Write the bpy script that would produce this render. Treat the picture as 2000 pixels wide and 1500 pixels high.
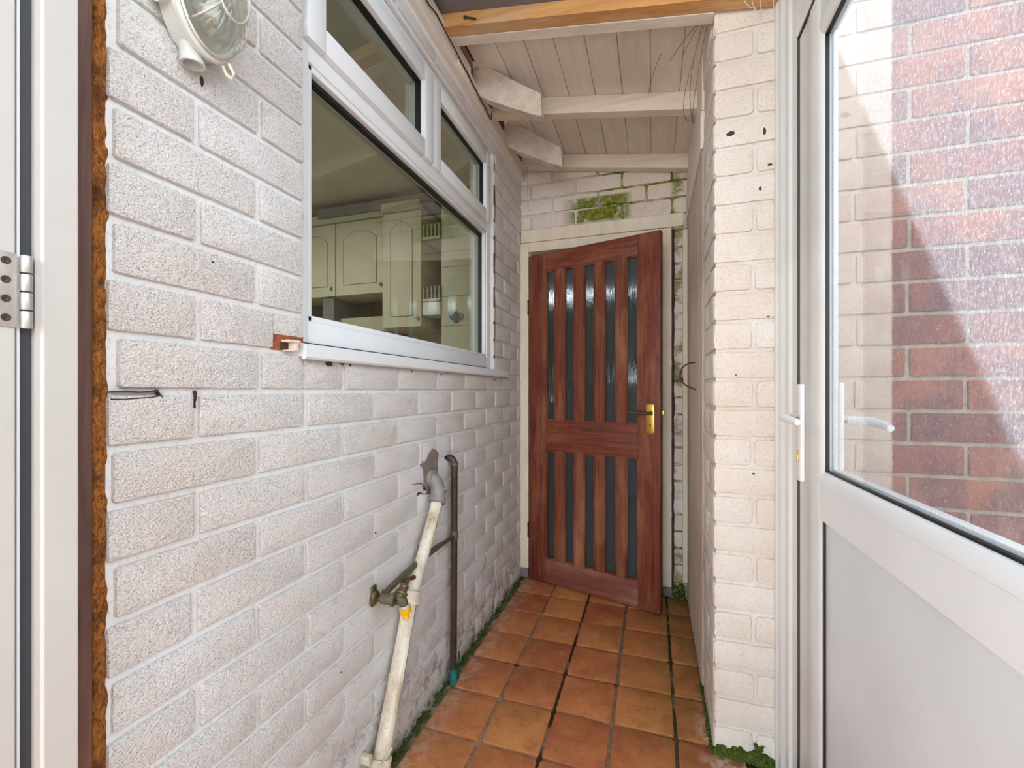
import bpy, bmesh, math, random
from mathutils import Vector, Matrix, noise
R = math.radians
random.seed(7)
for o in list(bpy.data.objects): bpy.data.objects.remove(o)
S = bpy.context.scene
COL = S.collection

# ---------------------------------------------------------------- camera, sky, sun, exposure
H = 1.16
cam = bpy.data.cameras.new('camera'); camo = bpy.data.objects.new('camera', cam); COL.objects.link(camo)
cam.sensor_width = 36; cam.lens = 36 * 850 / 2000; cam.shift_y = 13 / 2000; cam.clip_start = .02
camo.location = (0, 0, H); camo.rotation_euler = (R(90), 0, math.atan(275 / 850))
S.camera = camo
S.view_settings.view_transform = 'Standard'; S.view_settings.look = 'None'; S.view_settings.gamma = 1
S.view_settings.use_curve_mapping = False
S.view_settings.exposure = 1.10
w = bpy.data.worlds.new('sky'); S.world = w; w.use_nodes = True
nt = w.node_tree; nt.nodes.clear()
wo = nt.nodes.new('ShaderNodeOutputWorld'); bg = nt.nodes.new('ShaderNodeBackground')
tc = nt.nodes.new('ShaderNodeTexCoord'); sx = nt.nodes.new('ShaderNodeSeparateXYZ'); cr = nt.nodes.new('ShaderNodeValToRGB')
nt.links.new(tc.outputs['Generated'], sx.inputs[0]); nt.links.new(sx.outputs[2], cr.inputs[0])
cr.color_ramp.elements[0].position = 0; cr.color_ramp.elements[0].color = (2.12, 2.18, 2.24, 1)
cr.color_ramp.elements[1].position = .75; cr.color_ramp.elements[1].color = (.64, .74, .86, 1)
nt.links.new(cr.outputs[0], bg.inputs[0]); bg.inputs[1].default_value = 1.35
nt.links.new(bg.outputs[0], wo.inputs[0])
sl = bpy.data.lights.new('sun', 'SUN'); so = bpy.data.objects.new('sun', sl); COL.objects.link(so)
sl.energy = 9.0; sl.angle = R(.6); sl.color = (1, .98, .96)
sdir = Vector((1.2, 1.0, 1.66)).normalized()
so.rotation_euler = sdir.to_track_quat('Z', 'Y').to_euler(); so.location = (3, 5, 8)

# ---------------------------------------------------------------- materials
def lin(c):
    return tuple(((x / 255) / 12.92 if x / 255 <= .04045 else ((x / 255 + .055) / 1.055) ** 2.4) for x in c) + (1,)
class M:
    """tiny node helper"""
    def __init__(s, name):
        s.m = bpy.data.materials.new(name); s.m.use_nodes = True; s.t = s.m.node_tree; s.t.nodes.clear()
        s.out = s.n('ShaderNodeOutputMaterial'); s.tc = s.n('ShaderNodeTexCoord')
    def n(s, k, **kw):
        nd = s.t.nodes.new(k)
        for a, b in kw.items(): setattr(nd, a, b)
        return nd
    def L(s, a, b): s.t.links.new(a, b)
    def put(s, sock, v):
        if hasattr(v, 'links') or isinstance(v, bpy.types.NodeSocket): s.L(v, sock)
        else: sock.default_value = v
    def obj(s, scale=(1, 1, 1)):
        mp = s.n('ShaderNodeMapping'); s.L(s.tc.outputs['Object'], mp.inputs[0]); mp.inputs['Scale'].default_value = scale
        return mp.outputs[0]
    def noise(s, scale, detail=3, rough=.55, st=(1, 1, 1), dist=0):
        nd = s.n('ShaderNodeTexNoise'); s.L(s.obj(st), nd.inputs['Vector'])
        nd.inputs['Scale'].default_value = scale; nd.inputs['Detail'].default_value = detail
        nd.inputs['Roughness'].default_value = rough; nd.inputs['Distortion'].default_value = dist
        return nd.outputs[0]
    def voro(s, scale, st=(1, 1, 1), feat='F1'):
        nd = s.n('ShaderNodeTexVoronoi', feature=feat); s.L(s.obj(st), nd.inputs['Vector']); nd.inputs['Scale'].default_value = scale
        return nd.outputs['Distance']
    def ramp(s, f, a, b, ca=0., cb=1.):
        nd = s.n('ShaderNodeMapRange'); s.put(nd.inputs[0], f)
        nd.inputs[1].default_value = a; nd.inputs[2].default_value = b; nd.inputs[3].default_value = ca; nd.inputs[4].default_value = cb
        return nd.outputs[0]
    def math(s, op, a, b=0.):
        nd = s.n('ShaderNodeMath', operation=op); s.put(nd.inputs[0], a); s.put(nd.inputs[1], b); return nd.outputs[0]
    def mix(s, f, a, b, mode='MIX'):
        nd = s.n('ShaderNodeMix', data_type='RGBA', blend_type=mode); s.put(nd.inputs[0], f); s.put(nd.inputs[6], a); s.put(nd.inputs[7], b)
        return nd.outputs[2]
    def xyz(s):
        nd = s.n('ShaderNodeSeparateXYZ'); s.L(s.tc.outputs['Object'], nd.inputs[0]); return nd.outputs
    def attr(s, name='tint'):
        nd = s.n('ShaderNodeAttribute', attribute_name=name); return nd.outputs['Fac']
    def bump(s, h, dist, strength=1., prev=None):
        nd = s.n('ShaderNodeBump'); s.put(nd.inputs['Height'], h); nd.inputs['Distance'].default_value = dist; nd.inputs['Strength'].default_value = strength
        if prev is not None: s.L(prev, nd.inputs['Normal'])
        return nd.outputs[0]
    def bsdf(s, col, rough=.6, normal=None, metal=0., spec=.5, **kw):
        b = s.n('ShaderNodeBsdfPrincipled'); s.put(b.inputs['Base Color'], col); s.put(b.inputs['Roughness'], rough)
        b.inputs['Metallic'].default_value = metal; b.inputs['Specular IOR Level'].default_value = spec
        for k, v in kw.items(): s.put(b.inputs[k.replace('_', ' ')], v)
        if normal is not None: s.L(normal, b.inputs['Normal'])
        s.L(b.outputs[0], s.out.inputs[0]); return b
def plain(name, col, rough=.5, var=.06, vs=30, bump=.0003, metal=0., spec=.5, bs=200, st=(1, 1, 1)):
    m = M(name); f = m.noise(vs, 4, .6, st)
    c = lin(col); d = tuple(max(0, x * (1 - 4 * var)) for x in c[:3]) + (1,)
    m.bsdf(m.mix(m.ramp(f, .35, .75), c, d), rough, m.bump(m.noise(bs, 2, .5, st), bump), metal, spec)
    return m.m
def painted_brick(name, base, warm, dirt=(120, 100, 80), texdist=.0035, lilac=False, moss=None, scale=150, st=(1, 1, 1)):
    m = M(name)
    c = m.mix(m.ramp(m.noise(3.2, 4, .6), .38, .68), lin(base), lin(warm))
    c = m.mix(m.math('MULTIPLY', m.attr(), .35), c, lin(warm))
    c = m.mix(m.ramp(m.noise(9, 5, .65), .62, .80, 0, .35), c, lin(dirt))           # grubby patches
    c = m.mix(m.ramp(m.noise(60, 4, .7), .69, .74, 0, .55), c, lin(dirt))           # specks
    z = m.xyz()[2]
    if lilac:
        k = m.math('MULTIPLY', m.ramp(z, .36, .05), m.ramp(m.noise(14, 6, .75), .50, .60))
        c = m.mix(m.math('MULTIPLY', k, .75), c, lin((150, 126, 132)))
        k = m.math('MULTIPLY', m.ramp(z, .05, .0), m.ramp(m.noise(30, 5, .7), .40, .55))
        c = m.mix(k, c, lin((70, 84, 38)))
    if moss:
        x = m.xyz()
        k = moss(m, x)
        c = m.mix(k, c, m.mix(m.ramp(m.noise(40, 5, .7), .4, .62), lin((74, 96, 20)), lin((150, 152, 60))))
    pits = m.ramp(m.noise(scale * 1.1, 2, .5, st, .3), .30, .43, 1, 0)
    c = m.mix(m.math('MULTIPLY', pits, .18), c, lin(dirt))
    h1 = m.noise(scale, 3, .6, st, .4); h2 = m.noise(scale * .42, 4, .6, st)
    h = m.math('SUBTRACT', m.math('ADD', m.math('MULTIPLY', h1, .65), m.math('MULTIPLY', h2, .6)), m.math('MULTIPLY', pits, .25))
    m.bsdf(c, .72, m.bump(m.noise(14, 3), .004, .7, m.bump(h, texdist, 1.)), 0, .3)
    return m.m
PI = math.pi
mt = {}
mt['brick_left'] = painted_brick('white painted brick', (240, 240, 240), (232, 226, 220), lilac=True, texdist=.0062, scale=330, st=(1, .7, 1), dirt=(150, 138, 126))
mt['joint_left'] = painted_brick('white painted mortar', (236, 236, 237), (226, 222, 219), lilac=True, texdist=.0015, scale=120)
mt['brick_pier'] = painted_brick('cream painted brick', (234, 230, 224), (222, 209, 194), dirt=(170, 130, 100), texdist=.0025, scale=190)
mt['joint_pier'] = painted_brick('cream painted mortar', (230, 227, 221), (212, 200, 186), dirt=(150, 120, 90), texdist=.0015)
def moss_brick(m, x):
    # moss grown across a few bricks over the door
    a = m.math('MULTIPLY', m.ramp(x[0], -.53, -.43), m.ramp(x[0], -.11, -.15))
    b = m.math('MULTIPLY', m.ramp(x[2], 2.15, 2.17), m.ramp(x[2], 2.315, 2.30))
    k = m.math('MULTIPLY', a, b)
    k2 = m.math('MULTIPLY', m.ramp(x[0], .09, .115), m.ramp(m.noise(7, 4), .5, .58))
    k = m.math('MAXIMUM', k, m.math('MULTIPLY', k2, .8))
    return m.math('MULTIPLY', k, m.ramp(m.noise(16, 6, .7), .28, .46))
def moss_joint(m, x):
    a = m.ramp(x[0], -.42, -.25)
    k = m.math('MULTIPLY', a, m.ramp(m.noise(12, 5, .7), .36, .50))
    return m.math('MULTIPLY', k, m.ramp(x[2], 2.10, 2.14) )
def moss_joint2(m, x):
    k1 = moss_joint(m, x)
    k2 = m.math('MULTIPLY', m.ramp(x[0], .09, .11), m.ramp(m.noise(12, 5, .7), .40, .55))
    return m.math('MAXIMUM', k1, k2)
mt['brick_back'] = painted_brick('old painted brick', (236, 229, 224), (220, 207, 192), dirt=(120, 104, 84), moss=moss_brick, texdist=.0025, scale=190)
mt['joint_back'] = painted_brick('old mossy mortar', (226, 218, 210), (204, 194, 178), dirt=(96, 90, 60), moss=moss_joint2, texdist=.003)
def red_brick():
    m = M('red brick and paint'); x = m.xyz(); t = m.attr()
    r = m.n('ShaderNodeValToRGB'); m.L(t, r.inputs[0]); e = r.color_ramp.elements
    e[0].position = 0; e[0].color = lin((142, 78, 48)); e[1].position = 1; e[1].color = lin((108, 60, 46))
    for p, c in ((.3, (156, 92, 56)), (.5, (122, 68, 46)), (.75, (160, 98, 62))):
        q = e.new(p); q.color = lin(c)
    c = m.mix(m.ramp(m.noise(14, 5, .65, (1, 1, .6)), .42, .62, 0, .7), r.outputs[0], lin((100, 58, 50)))
    c = m.mix(m.ramp(m.noise(110, 3, .7), .66, .72, 0, .8), c, lin((214, 176, 130)))
    wob = m.math('ADD', x[0], m.math('MULTIPLY', m.noise(50, 4), .008))
    p = m.ramp(wob, .662, .656)
    paint = m.mix(m.ramp(m.noise(5, 4), .4, .65), lin((206, 184, 166)), lin((192, 164, 146)))
    c = m.mix(m.math('MULTIPLY', p, .93), c, paint)
    m.bsdf(c, .8, m.bump(m.noise(170, 3, .6), .0022), 0, .25)
    return m.m
mt['red_brick'] = red_brick()
def red_joint():
    m = M('pale mortar'); x = m.xyz()
    c = m.mix(m.ramp(m.noise(40, 4), .4, .7), lin((176, 158, 132)), lin((150, 132, 108)))
    m.bsdf(m.mix(m.ramp(x[0], .662, .656), c, lin((204, 190, 172))), .85, m.bump(m.noise(160, 3), .002), 0, .2); return m.m
mt['red_joint'] = red_joint()
def tile():
    m = M('terracotta tile'); x = m.xyz(); t = m.attr()
    r = m.n('ShaderNodeValToRGB'); m.L(t, r.inputs[0]); e = r.color_ramp.elements
    e[0].position = 0; e[0].color = lin((186, 108, 68)); e[1].position = 1; e[1].color = lin((200, 134, 78))
    for p, c in ((.25, (168, 92, 62)), (.5, (194, 122, 74)), (.75, (188, 114, 70))):
        q = e.new(p); q.color = lin(c)
    c = m.mix(m.ramp(m.noise(11, 5, .65), .38, .66, 0, .65), r.outputs[0], lin((208, 140, 84)))
    c = m.mix(m.ramp(m.noise(20, 6, .75), .50, .64, 0, .55), c, lin((146, 92, 62)))
    c = m.mix(m.ramp(m.noise(130, 4, .75), .66, .72, 0, .6), c, lin((88, 58, 44)))
    g = m.math('MULTIPLY', m.ramp(m.math('ADD', x[0], m.math('MULTIPLY', x[1], .13)), .10, .40), m.ramp(m.noise(9, 5, .7), .36, .64))
    c = m.mix(m.math('MULTIPLY', g, .75), c, lin((112, 104, 44)))
    # chalky splashes at the foot of the walls
    l = m.math('MULTIPLY', m.ramp(x[0], -.66, -.76), m.ramp(m.noise(22, 6, .75), .44, .62))
    l2 = m.math('MULTIPLY', m.math('MULTIPLY', m.ramp(x[0], .13, .18), m.ramp(x[1], 1.85, 1.65)), m.ramp(m.noise(22, 6, .75), .46, .58))
    c = m.mix(m.math('MULTIPLY', m.math('MAXIMUM', l, l2), .7), c, lin((214, 204, 194)))
    m.bsdf(c, m.ramp(m.noise(30, 3), .3, .7, .42, .62), m.bump(m.noise(90, 4, .6), .0012, 1, m.bump(m.noise(14, 3), .004, .6)), 0, .4); return m.m
mt['tile'] = tile()
def grout():
    m = M('grout'); x = m.xyz()
    c = m.mix(m.ramp(m.noise(30, 4), .4, .65), lin((166, 140, 118)), lin((132, 108, 90)))
    dl = m.math('MAXIMUM', m.ramp(m.math('ABSOLUTE', m.math('SUBTRACT', x[0], -.341)), .012, .008), m.ramp(m.math('ABSOLUTE', m.math('SUBTRACT', x[1], 1.7615)), .012, .008))
    c = m.mix(m.math('MULTIPLY', dl, m.ramp(m.noise(5, 3), .40, .50)), c, lin((64, 50, 38)))
    k = m.math('MULTIPLY', m.ramp(m.math('ADD', x[0], m.math('MULTIPLY', x[1], .1)), .0, .28), m.ramp(m.noise(10, 4), .35, .5))
    c = m.mix(k, c, lin((58, 62, 26)))
    k = m.math('MULTIPLY', m.ramp(x[0], -.74, -.765), m.ramp(m.noise(14, 5, .7), .34, .5))
    c = m.mix(k, c, lin((74, 90, 36)))
    c = m.mix(m.math('MULTIPLY', m.ramp(x[0], -.742, -.752), m.ramp(m.noise(8, 5, .7), .5, .42, 0, .7)), c, lin((180, 172, 160)))
    m.bsdf(c, .9, m.bump(m.noise(120, 4), .003), 0, .2); return m.m
mt['grout'] = grout()
def wood(name, a, b, c3=None, rough=.55, st=(1, 1, .06), sc=60, worn=.5, spec=.35):
    m = M(name)
    g = m.noise(sc, 5, .65, st, .6)
    c = m.mix(m.ramp(g, .34, .68), lin(a), lin(b))
    if c3: c = m.mix(m.ramp(m.noise(5, 5, .7, tuple(max(.25, q) for q in st)), .48, .70, 0, worn), c, lin(c3))
    m.bsdf(c, rough, m.bump(m.noise(sc * 2.4, 4, .6, st), .0012), 0, spec); return m.m
RED = dict(a=(134, 68, 46), b=(84, 38, 30), c3=(164, 110, 80), worn=.85)
mt['door_v'] = wood('weathered mahogany upright', st=(1, 1, .05), **RED)
mt['door_h'] = wood('weathered mahogany rail', st=(.05, .3, 1), **RED)
mt['door_dull'] = wood('bleached mahogany rail', (136, 78, 64), (114, 62, 54), (172, 132, 116), st=(.05, .3, 1), worn=.8, rough=.75)
mt['mull'] = wood('faded mahogany bar', (140, 78, 52), (92, 46, 34), (178, 124, 88), st=(1, 1, .05), worn=.7)
mt['orange'] = wood('new pine', (220, 168, 106), (192, 134, 76), (206, 184, 158), st=(.05, 1, 1), sc=45, worn=.9)
mt['white_x'] = wood('white painted timber', (240, 230, 216), (228, 215, 198), (190, 172, 150), st=(.08, .6, 1), sc=40, worn=.35, rough=.65)
mt['white_y'] = wood('white painted boards', (238, 231, 221), (228, 218, 206), (200, 188, 172), st=(.7, .08, 1), sc=40, worn=.45, rough=.65)
mt['cream'] = wood('cream painted timber', (238, 230, 212), (226, 214, 194), (176, 156, 128), st=(.3, .3, .1), sc=50, worn=.3)
mt['grey_ribs'] = wood('bare grey boards', (200, 184, 168), (166, 148, 132), (216, 204, 190), st=(1, 1, .04), sc=70, worn=.5, rough=.8)
mt['brown'] = wood('dark brown timber', (110, 78, 58), (80, 54, 40), st=(1, .1, 1), sc=40, rough=.7)
mt['brown_v'] = wood('brown stained frame', (122, 90, 80), (88, 60, 54), (160, 118, 98), st=(1, 1, .06), sc=50, rough=.5, worn=.45)
mt['upvc'] = plain('white upvc', (236, 240, 243), .28, .012, 6, .00008, spec=.5)
mt['upvc_cream'] = plain('off white upvc', (232, 233, 232), .3, .02, 5, .00008)
mt['upvc_dull'] = plain('dull white upvc', (212, 210, 205), .35, .02, 5, .00008)
mt['panel'] = plain('grey white door panel', (224, 230, 234), .3, .02, 5, .0001)
mt['gasket'] = plain('black rubber', (22, 22, 26), .45, 0, 30, .0002)
mt['gasket_grey'] = plain('grey rubber', (64, 66, 72), .4, 0.02, 30, .0002)
mt['lead'] = plain('grey roofing felt', (128, 126, 126), .8, .05, 8, .002)
mt['steel'] = plain('brushed steel', (214, 210, 204), .36, .04, 60, .0003, metal=.55)
mt['steel_dark'] = plain('dark screw', (92, 84, 72), .4, .05, 60, .0002, metal=.8)
mt['brass'] = plain('polished brass', (226, 186, 92), .28, .05, 40, .0004, metal=.9)
mt['brass_old'] = plain('tarnished brass', (118, 102, 70), .42, .12, 60, .0008, metal=.6)
mt['brass_green'] = plain('verdigris brass', (112, 110, 86), .55, .12, 60, .001, metal=.35)
mt['rust'] = plain('rusty iron', (98, 66, 50), .75, .14, 90, .001, metal=.2)
mt['pipe_brown'] = plain('brown painted copper', (70, 54, 48), .4, .12, 25, .0005)
mt['teal'] = plain('teal tape', (36, 128, 124), .5, .10, 60, .0006)
mt['grey_pvc'] = plain('grey plastic', (150, 146, 142), .45, .08, 30, .0003)
mt['yellow'] = plain('yellow plastic', (242, 184, 40), .35, .04, 40, .0002)
mt['clear_plastic'] = plain('pale hose fitting', (176, 184, 186), .3, .05, 40, .0002)
mt['white_plastic'] = plain('white plastic', (240, 240, 240), .25, .01, 10, .00005)
mt['mortar_patch'] = plain('grey cement', (138, 126, 116), .9, .06, 40, .003)
mt['crack'] = plain('dark crack', (76, 56, 46), .9, .05, 40, .001)
mt['chip'] = plain('bare red brick', (176, 92, 62), .9, .12, 130, .003)
mt['web'] = plain('dusty cobweb', (120, 108, 96), .9, 0, 30, 0)
mt['web_white'] = plain('pale cobweb', (224, 216, 206), .9, 0, 30, 0)
mt['bulkhead'] = plain('pale grey plastic', (214, 218, 214), .4, .03, 15, .0002)
mt['kitchen_door'] = plain('cream cabinet', (200, 198, 176), .5, .02, 10, .0002)
mt['groove_shade'] = plain('cabinet groove shade', (160, 154, 128), .6, .02, 10, .0002)  # darker tan standing in for shade along the panel edge
mt['kitchen_wall'] = plain('kitchen plaster', (190, 186, 164), .8, .03, 6, .0005)
mt['kitchen_ceiling'] = plain('kitchen ceiling', (214, 210, 196), .85, .03, 6, .0005)
mt['kitchen_dark'] = plain('grey backsplash', (112, 110, 100), .5, .05, 10, .0003)
mt['kitchen_tile'] = plain('pale green tile', (206, 210, 190), .25, .02, 10, .0001)
mt['teapot'] = plain('blue teapot print', (92, 122, 136), .4, .1, 60, 0)
mt['paving'] = plain('grey paving', (186, 184, 178), .9, .08, 4, .002)
mt['hedge'] = plain('green leaves', (70, 96, 44), .7, .2, 30, .004)
mt['fence'] = plain('grey fence boards', (96, 100, 106), .8, .1, 20, .001)
mt['moss'] = plain('green moss', (84, 104, 26), .95, .20, 90, .004)
def pipe_white():
    m = M('grubby white pipe')
    c = m.mix(m.ramp(m.noise(14, 6, .7, (1, 1, .4)), .46, .72), lin((228, 220, 202)), lin((176, 156, 124)))
    c = m.mix(m.ramp(m.noise(90, 5, .75), .60, .70, 0, .7), c, lin((110, 92, 70)))
    m.bsdf(c, .45, m.bump(m.noise(60, 3), .0006)); return m.m
mt['pipe_white'] = pipe_white()
def foam():
    m = M('cut orange foam')
    c = m.mix(m.ramp(m.noise(240, 5, .75, (1, 1, .35), 1.0), .36, .62), lin((206, 134, 66)), lin((112, 68, 38)))
    c = m.mix(m.ramp(m.noise(16, 4, .6), .48, .62, 0, .7), c, lin((66, 48, 40)))
    m.bsdf(c, .95, m.bump(m.noise(190, 4, .7), .005), 0, .1); return m.m
mt['foam'] = foam()
def tail():
    m = M('textured painted rafter')
    c = m.mix(m.ramp(m.noise(20, 4), .4, .7), lin((236, 226, 212)), lin((216, 202, 184)))
    m.bsdf(c, .75, m.bump(m.noise(110, 4, .7, (1, 1, 1), .8), .006), 0, .3); return m.m
mt['tail'] = tail()
def pane(name, tint=(.93, .96, .92), refl=1., dust=None):
    m = M(name)
    tr = m.n('ShaderNodeBsdfTransparent'); tr.inputs[0].default_value = tint + (1,)
    gl = m.n('ShaderNodeBsdfGlossy'); gl.inputs['Roughness'].default_value = .01
    lw = m.n('ShaderNodeLayerWeight'); lw.inputs[0].default_value = .5
    frs = m.math('ADD', m.math('MULTIPLY', m.math('POWER', lw.outputs['Facing'], 5.), .96), .04)
    mx = m.n('ShaderNodeMixShader'); m.L(m.math('MULTIPLY', frs, refl), mx.inputs[0]); m.L(tr.outputs[0], mx.inputs[1]); m.L(gl.outputs[0], mx.inputs[2])
    last = mx.outputs[0]
    if dust:
        d = m.n('ShaderNodeBsdfDiffuse'); d.inputs[0].default_value = (.72, .82, .98, 1)
        t = m.n('ShaderNodeBsdfTranslucent'); t.inputs[0].default_value = (.72, .82, .98, 1)
        a = m.n('ShaderNodeMixShader'); a.inputs[0].default_value = .6; m.L(d.outputs[0], a.inputs[1]); m.L(t.outputs[0], a.inputs[2])
        st = m.ramp(m.noise(260, 3, .7, (1, 1, .6)), .50, .74, 0, .20)
        sp = m.ramp(m.noise(340, 2, .5), .70, .74, 0, .6)
        f = m.math('ADD', m.math('MAXIMUM', st, sp), dust)
        m2 = m.n('ShaderNodeMixShader'); m.L(f, m2.inputs[0]); m.L(last, m2.inputs[1]); m.L(a.outputs[0], m2.inputs[2]); last = m2.outputs[0]
    m.L(last, m.out.inputs[0]); return m.m
mt['glass'] = pane('window glass', (.95, .965, .93), 1.7)
mt['dusty_glass'] = pane('dusty door glass', (.95, .96, .95), 1.0, dust=.08)
def ripple():
    m = M('rippled glass')
    h = m.noise(70, 3, .6, (1, 1, .14), 1.2)
    b = m.bsdf((.34, .38, .39, 1), .14, m.bump(h, .004, .8), 0, .5, Transmission_Weight=.92, IOR=1.25); return m.m
mt['ripple'] = ripple()
def lampglass():
    m = M('ribbed lamp glass')
    tr = m.n('ShaderNodeBsdfTransparent'); tr.inputs[0].default_value = (.96, .97, .93, 1)
    gl = m.n('ShaderNodeBsdfGlossy'); gl.inputs['Roughness'].default_value = .06
    df = m.n('ShaderNodeBsdfTranslucent'); df.inputs[0].default_value = (.9, .9, .84, 1)
    lw = m.n('ShaderNodeLayerWeight'); lw.inputs[0].default_value = .45
    a = m.n('ShaderNodeMixShader'); a.inputs[0].default_value = .5; m.L(tr.outputs[0], a.inputs[1]); m.L(df.outputs[0], a.inputs[2])
    b = m.n('ShaderNodeMixShader'); m.L(m.math('ADD', m.math('MULTIPLY', lw.outputs['Facing'], .25), .06), b.inputs[0]); m.L(a.outputs[0], b.inputs[1]); m.L(gl.outputs[0], b.inputs[2])
    m.L(b.outputs[0], m.out.inputs[0]); return m.m
mt['lampglass'] = lampglass()
def sun_diffuser():
    m = M('translucent sun diffuser')  # for the added sheet that filters sun and sky overhead
    d = m.n('ShaderNodeBsdfTranslucent'); d.inputs[0].default_value = (.34, .35, .37, 1)
    g = m.n('ShaderNodeBsdfDiffuse'); g.inputs[0].default_value = (.8, .8, .8, 1)
    a = m.n('ShaderNodeMixShader'); a.inputs[0].default_value = .25; m.L(d.outputs[0], a.inputs[1]); m.L(g.outputs[0], a.inputs[2]); m.L(a.outputs[0], m.out.inputs[0]); return m.m
mt['sun_diffuser'] = sun_diffuser()
def fill_emit():
    m = M('kitchen fill glow'); e = m.n('ShaderNodeEmission'); e.inputs[0].default_value = (1, .93, .78, 1); e.inputs[1].default_value = 11; m.L(e.outputs[0], m.out.inputs[0]); return m.m  # glow of the added kitchen light
mt['fill_emit'] = fill_emit()

# ---------------------------------------------------------------- mesh helpers
def B(): return bmesh.new()
def obj(name, bm, m, parent=None, smooth=False, **props):
    me = bpy.data.meshes.new(name)
    if not getattr(bm, '_keep', False): bmesh.ops.recalc_face_normals(bm, faces=bm.faces)
    bm.to_mesh(me); bm.free()
    ms = m if isinstance(m, (list, tuple)) else [m]
    for x in ms: me.materials.append(mt[x])
    if smooth:
        for p in me.polygons: p.use_smooth = True
        me.set_sharp_from_angle(angle=R(40))
    o = bpy.data.objects.new(name, me); COL.objects.link(o)
    if parent: o.parent = parent
    for k, v in props.items(): o[k] = v
    return o
def thing(name, label, cat, group=None, loc=(0, 0, 0), kind=None):
    o = bpy.data.objects.new(name, None); COL.objects.link(o); o.empty_display_size = .05
    o['label'] = label; o['category'] = cat
    if group: o['group'] = group
    if kind: o['kind'] = kind
    return o
def box(bm, x0, x1, y0, y1, z0, z1, bev=0., seg=2, T=None, mi=0):
    r = bmesh.ops.create_cube(bm, size=1)['verts']
    for v in r:
        v.co = Vector(((x0 + x1) / 2 + v.co.x * (x1 - x0), (y0 + y1) / 2 + v.co.y * (y1 - y0), (z0 + z1) / 2 + v.co.z * (z1 - z0)))
    fs = list({f for v in r for f in v.link_faces})
    for f in fs: f.material_index = mi
    if bev > 0:
        es = list({e for v in r for e in v.link_edges})
        rr = bmesh.ops.bevel(bm, geom=es, offset=bev, segments=seg, affect='EDGES', profile=.5)
        r = list({v for f in rr['faces'] for v in f.verts} | {v for v in r if v.is_valid})
        for f in rr['faces']: f.material_index = mi
    if T is not None:
        for v in r: v.co = T @ v.co
    return r
def prism(bm, pts, axis, a, b, mi=0, bev=0):
    """polygon pts in the two other axes, extruded along axis from a to b"""
    def mk(p, t):
        if axis == 'x': return Vector((t, p[0], p[1]))
        if axis == 'y': return Vector((p[0], t, p[1]))
        return Vector((p[0], p[1], t))
    va = [bm.verts.new(mk(p, a)) for p in pts]; vb = [bm.verts.new(mk(p, b)) for p in pts]
    fs = [bm.faces.new(va), bm.faces.new(vb[::-1])]
    n = len(pts)
    for i in range(n): fs.append(bm.faces.new((va[i], vb[i], vb[(i + 1) % n], va[(i + 1) % n])))
    for f in fs: f.material_index = mi
    if bev:
        es = list({e for f in fs for e in f.edges})
        bmesh.ops.bevel(bm, geom=es, offset=bev, segments=2, affect='EDGES')
def frame_of(d):
    d = d.normalized(); up = Vector((0, 0, 1)) if abs(d.z) < .95 else Vector((1, 0, 0))
    a = d.cross(up).normalized(); return a, a.cross(d).normalized()
def tube(bm, pts, r, seg=16, caps=True, closed=False):
    pts = [Vector(p) for p in pts]; n = len(pts); rs = r if isinstance(r, (list, tuple)) else [r] * n
    rings = []; pa = None
    for i, p in enumerate(pts):
        if closed: t = pts[(i + 1) % n] - pts[i - 1]
        else: t = (pts[min(i + 1, n - 1)] - pts[max(i - 1, 0)])
        t = t.normalized()
        if pa is None: a, b = frame_of(t)
        else:
            a = (pa - t * pa.dot(t)).normalized(); b = t.cross(a)
        pa = a
        rings.append([bm.verts.new(p + (a * math.cos(2 * PI * k / seg) + b * math.sin(2 * PI * k / seg)) * rs[i]) for k in range(seg)])
    for i in range(n if closed else n - 1):
        q0, q1 = rings[i], rings[(i + 1) % n]
        for k in range(seg): bm.faces.new((q0[k], q0[(k + 1) % seg], q1[(k + 1) % seg], q1[k]))
    if caps and not closed: bm.faces.new(rings[0][::-1]); bm.faces.new(rings[-1])
def lathe(bm, p, d, prof, seg=24, sx=1., sy=1.):
    """prof: (radius, distance along d)"""
    p = Vector(p); d = Vector(d).normalized(); a, b = frame_of(d); rings = []
    for r, h in prof:
        rings.append([bm.verts.new(p + d * h + (a * math.cos(2 * PI * k / seg) * sx + b * math.sin(2 * PI * k / seg) * sy) * max(r, 1e-5)) for k in range(seg)])
    for i in range(len(prof) - 1):
        for k in range(seg): bm.faces.new((rings[i][k], rings[i][(k + 1) % seg], rings[i + 1][(k + 1) % seg], rings[i + 1][k]))
    bm.faces.new(rings[0][::-1]); bm.faces.new(rings[-1])
def arc(p0, p1, p2, n=8):
    p0, p1, p2 = Vector(p0), Vector(p1), Vector(p2)
    return [p0 * (1 - t) ** 2 + p1 * 2 * t * (1 - t) + p2 * t * t for t in [i / n for i in range(n + 1)]]
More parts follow.
